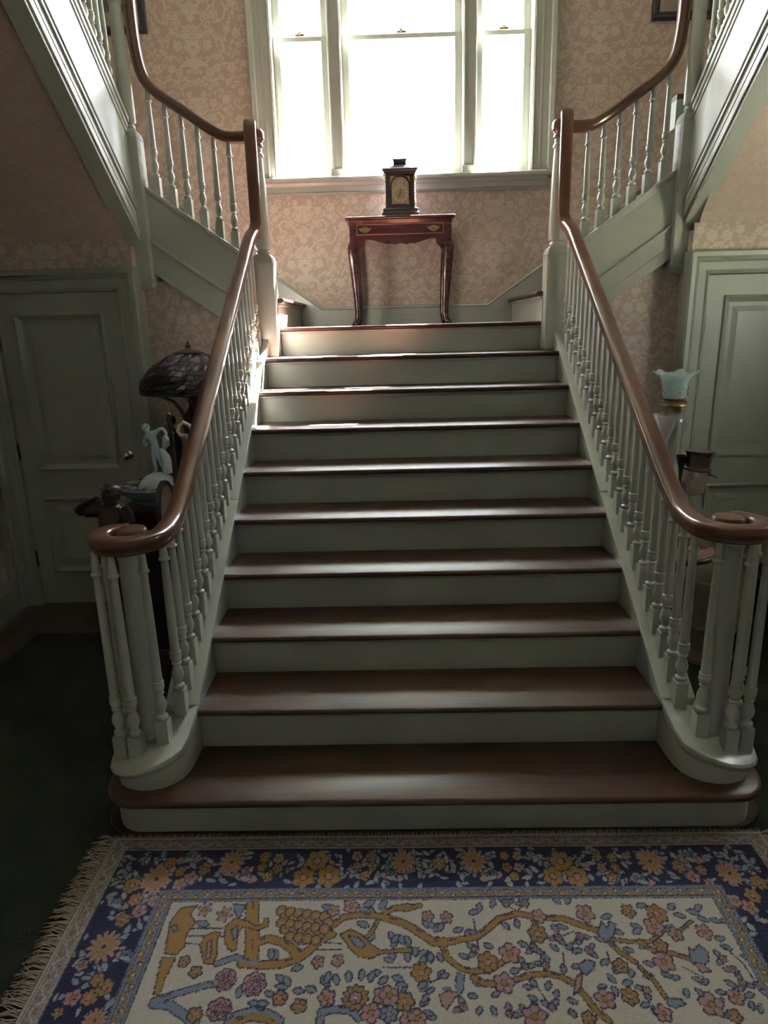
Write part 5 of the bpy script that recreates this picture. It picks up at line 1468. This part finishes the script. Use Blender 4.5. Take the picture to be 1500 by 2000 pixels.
# crystal bust in a dark tall hat
HX, HY = 1.155, .90
cb_ = thing('crystal_bust', (HX, HY, tz), 'glass bust of a man in profile wearing a dark tall hat, right side table', 'bust')
m = MB()
rings = []
for z, wx, wy, ox in ((0, .075, .055, .012), (.015, .080, .06, .012), (.06, .066, .055, .008), (.12, .050, .045, .004), (.17, .036, .034, -.002), (.20, .024, .024, -.004), (.235, .021, .021, -.004)):
    ring = []
    for i in range(36):
        a = 2 * pi * i / 36
        k = 1 + (.07 * cos(12 * a) if z < .19 else 0)
        ring.append((HX + ox + wx * k * cos(a), HY + wy * k * sin(a), tz + z))
    rings.append(ring)
m.loft(rings)
m.build('robe', CRY, cb_, smooth=True, angle=60)
# head in profile: outline of each height slice (back, front)
sl = [(.228, -.030, .030), (.236, -.036, .044), (.246, -.040, .047), (.254, -.043, .043), (.262, -.045, .045), (.270, -.047, .043), (.278, -.049, .052), (.288, -.050, .060), (.300, -.051, .050), (.314, -.052, .046), (.330, -.052, .048), (.345, -.050, .048)]
rings = []
for z, b0, f0 in sl:
    c, w = (b0 + f0) / 2, (f0 - b0) / 2
    ring = []
    for i in range(28):
        a = 2 * pi * i / 28
        y = min(.036, .7 * w) * sin(a)
        x = c + w * (cos(a) if cos(a) < 0 else cos(a) * (1 - .35 * (1 - abs(cos(a)))))
        ring.append((HX + x, HY + y, tz + z))
    rings.append(ring)
hd = MB().loft(rings).build('head', CRYH, cb_, smooth=True, angle=70)
for e in (-1, 1):
    m = MB().sphere((HX + .036, HY + e * .019, tz + .302), .0065, 8, 6)
    m.build('eye', CRY, hd, smooth=True)
    MB().tube([(HX - .010, HY + e * .035, tz + .306), (HX - .004, HY + e * .038, tz + .294), (HX - .008, HY + e * .036, tz + .278)], [.004, .006, .004], 8).build('ear', CRYH, hd, smooth=True)
m = MB()
for i in range(9):
    a = pi * .62 + i * .2
    m.tube([(HX - .03 + .02 * cos(a), HY + .03 * sin(a), tz + .28), (HX - .045 + .014 * cos(a), HY + .034 * sin(a), tz + .23), (HX - .05 + .012 * cos(a), HY + .03 * sin(a), tz + .18)], [.008, .008, .004], 6)
m.build('hair', CRY, hd, smooth=True)
HATM = paint('dark_hat_glaze', (.045, .022, .020), .18, .4, .15, .6, .5)
rings = []
for z, rx, ry, ox in ((.328, .050, .040, .002), (.332, .056, .045, .002), (.342, .056, .045, .002), (.345, .050, .041, .002), (.37, .051, .042, .003), (.395, .053, .044, .005), (.402, .058, .048, .006), (.410, .060, .050, .006), (.414, .058, .048, .006)):
    rings.append([(HX + ox + rx * cos(2 * pi * i / 12), HY + ry * sin(2 * pi * i / 12), tz + z + .012 * -(rx * cos(2 * pi * i / 12)) / .06 * .35) for i in range(12)])
ht = MB().loft(rings).build('hat', HATM, cb_, bevel=.002)
MB().lathe([(.004, .26), (.006, .30), (.008, .335), (.013, .352), (.020, .378), (.024, .392), (.022, .396), (.010, .372)], 14, (HX - .068, HY - .004, tz)).build('plume_socket', HATM, cb_, smooth=True)
MB().tube([(HX + .046, HY - .006, tz + .318), (HX + .062, HY - .008, tz + .308), (HX + .076, HY - .010, tz + .302)], [.010, .003, .0025], 8).sphere((HX + .077, HY - .010, tz + .3015), .004, 8, 6).build('hat_pin', HATM, ht, smooth=True)

# planter and tub on the floor
JARD = paint('cream_majolica', (.24, .205, .16), .4, .15, .05, .5, .15)
JX, JY = 1.428, 1.245
jd = thing('jardiniere', (JX, JY, 0), 'large cream glazed planter with relief ornament on the floor behind the right scroll', 'planter')
def flute(r, z, a): return (r * (1 + (.018 * cos(24 * a) if .07 < z < .19 else 0)), z)
MB().lathe([(.0, .006), (.135, .006), (.140, .012), (.140, .030), (.128, .036), (.118, .045), (.098, .058), (.100, .075), (.118, .11), (.136, .15), (.147, .185), (.152, .192), (.156, .200), (.152, .208), (.150, .216), (.153, .30), (.155, .352), (.160, .358), (.158, .366), (.160, .390), (.168, .405), (.172, .420), (.172, .438), (.166, .446), (.158, .444), (.152, .425), (.146, .40), (.142, .25), (.0, .22)], 72, (JX, JY, -.0), flute).build('bowl', JARD, jd, smooth=True)
for k in range(8):
    a = 2 * pi * k / 8 + .35
    c = Vector((JX + .154 * cos(a), JY + .154 * sin(a), .285))
    u, w = Vector((-sin(a), cos(a), 0)), Vector((0, 0, 1))
    m = MB()
    for j in range(6):
        p = c + (u * cos(j * pi / 3) + w * sin(j * pi / 3)) * .018
        m.sphere(p, .011, 8, 6)
    m.sphere(c + Vector((cos(a), sin(a), 0)) * .006, .010, 8, 6)
    for e in (-1, 1):
        m.tube([c + u * e * .03 - w * .004, c + u * e * .045 + w * .014, c + u * e * .058 - w * .002], [.007, .006, .003], 6)
    m.build('rosette', JARD, jd, smooth=True)
for e in (-1, 1):
    m = MB().sphere((JX + e * .158, JY, .31), .018, 10, 8).sphere((JX + e * .172, JY, .303), .010, 8, 6)
    m.tube([(JX + e * (.165 + .008 * cos(t)), JY + .016 * sin(t), .285 + .016 * cos(t)) for t in np.linspace(0, 2 * pi, 13)], .004, 6)
    m.build('handle', JARD, jd, smooth=True)
TUBM = paint('dark_tub', (.016, .014, .018), .35, .2, .05)
tu = thing('dark_tub', (2.055, 1.65, 0), 'near-black round tub on the floor at the right edge of the picture', 'tub')
MB().lathe([(.15, .0), (.155, .01), (.165, .12), (.172, .13), (.166, .14), (.172, .25), (.182, .262), (.182, .275), (.172, .275), (.162, .14), (.0, .03)], 28, (2.055, 1.65, .0)).build('body', TUBM, tu, smooth=True)
MB().tube([(2.055 + .183 * cos(t), 1.65 + .183 * sin(t), .266) for t in np.linspace(0, 2 * pi, 29)], .004, 6).build('rim', paint('tub_rim', (.10, .09, .10), .3, .1, 0), tu, smooth=True)
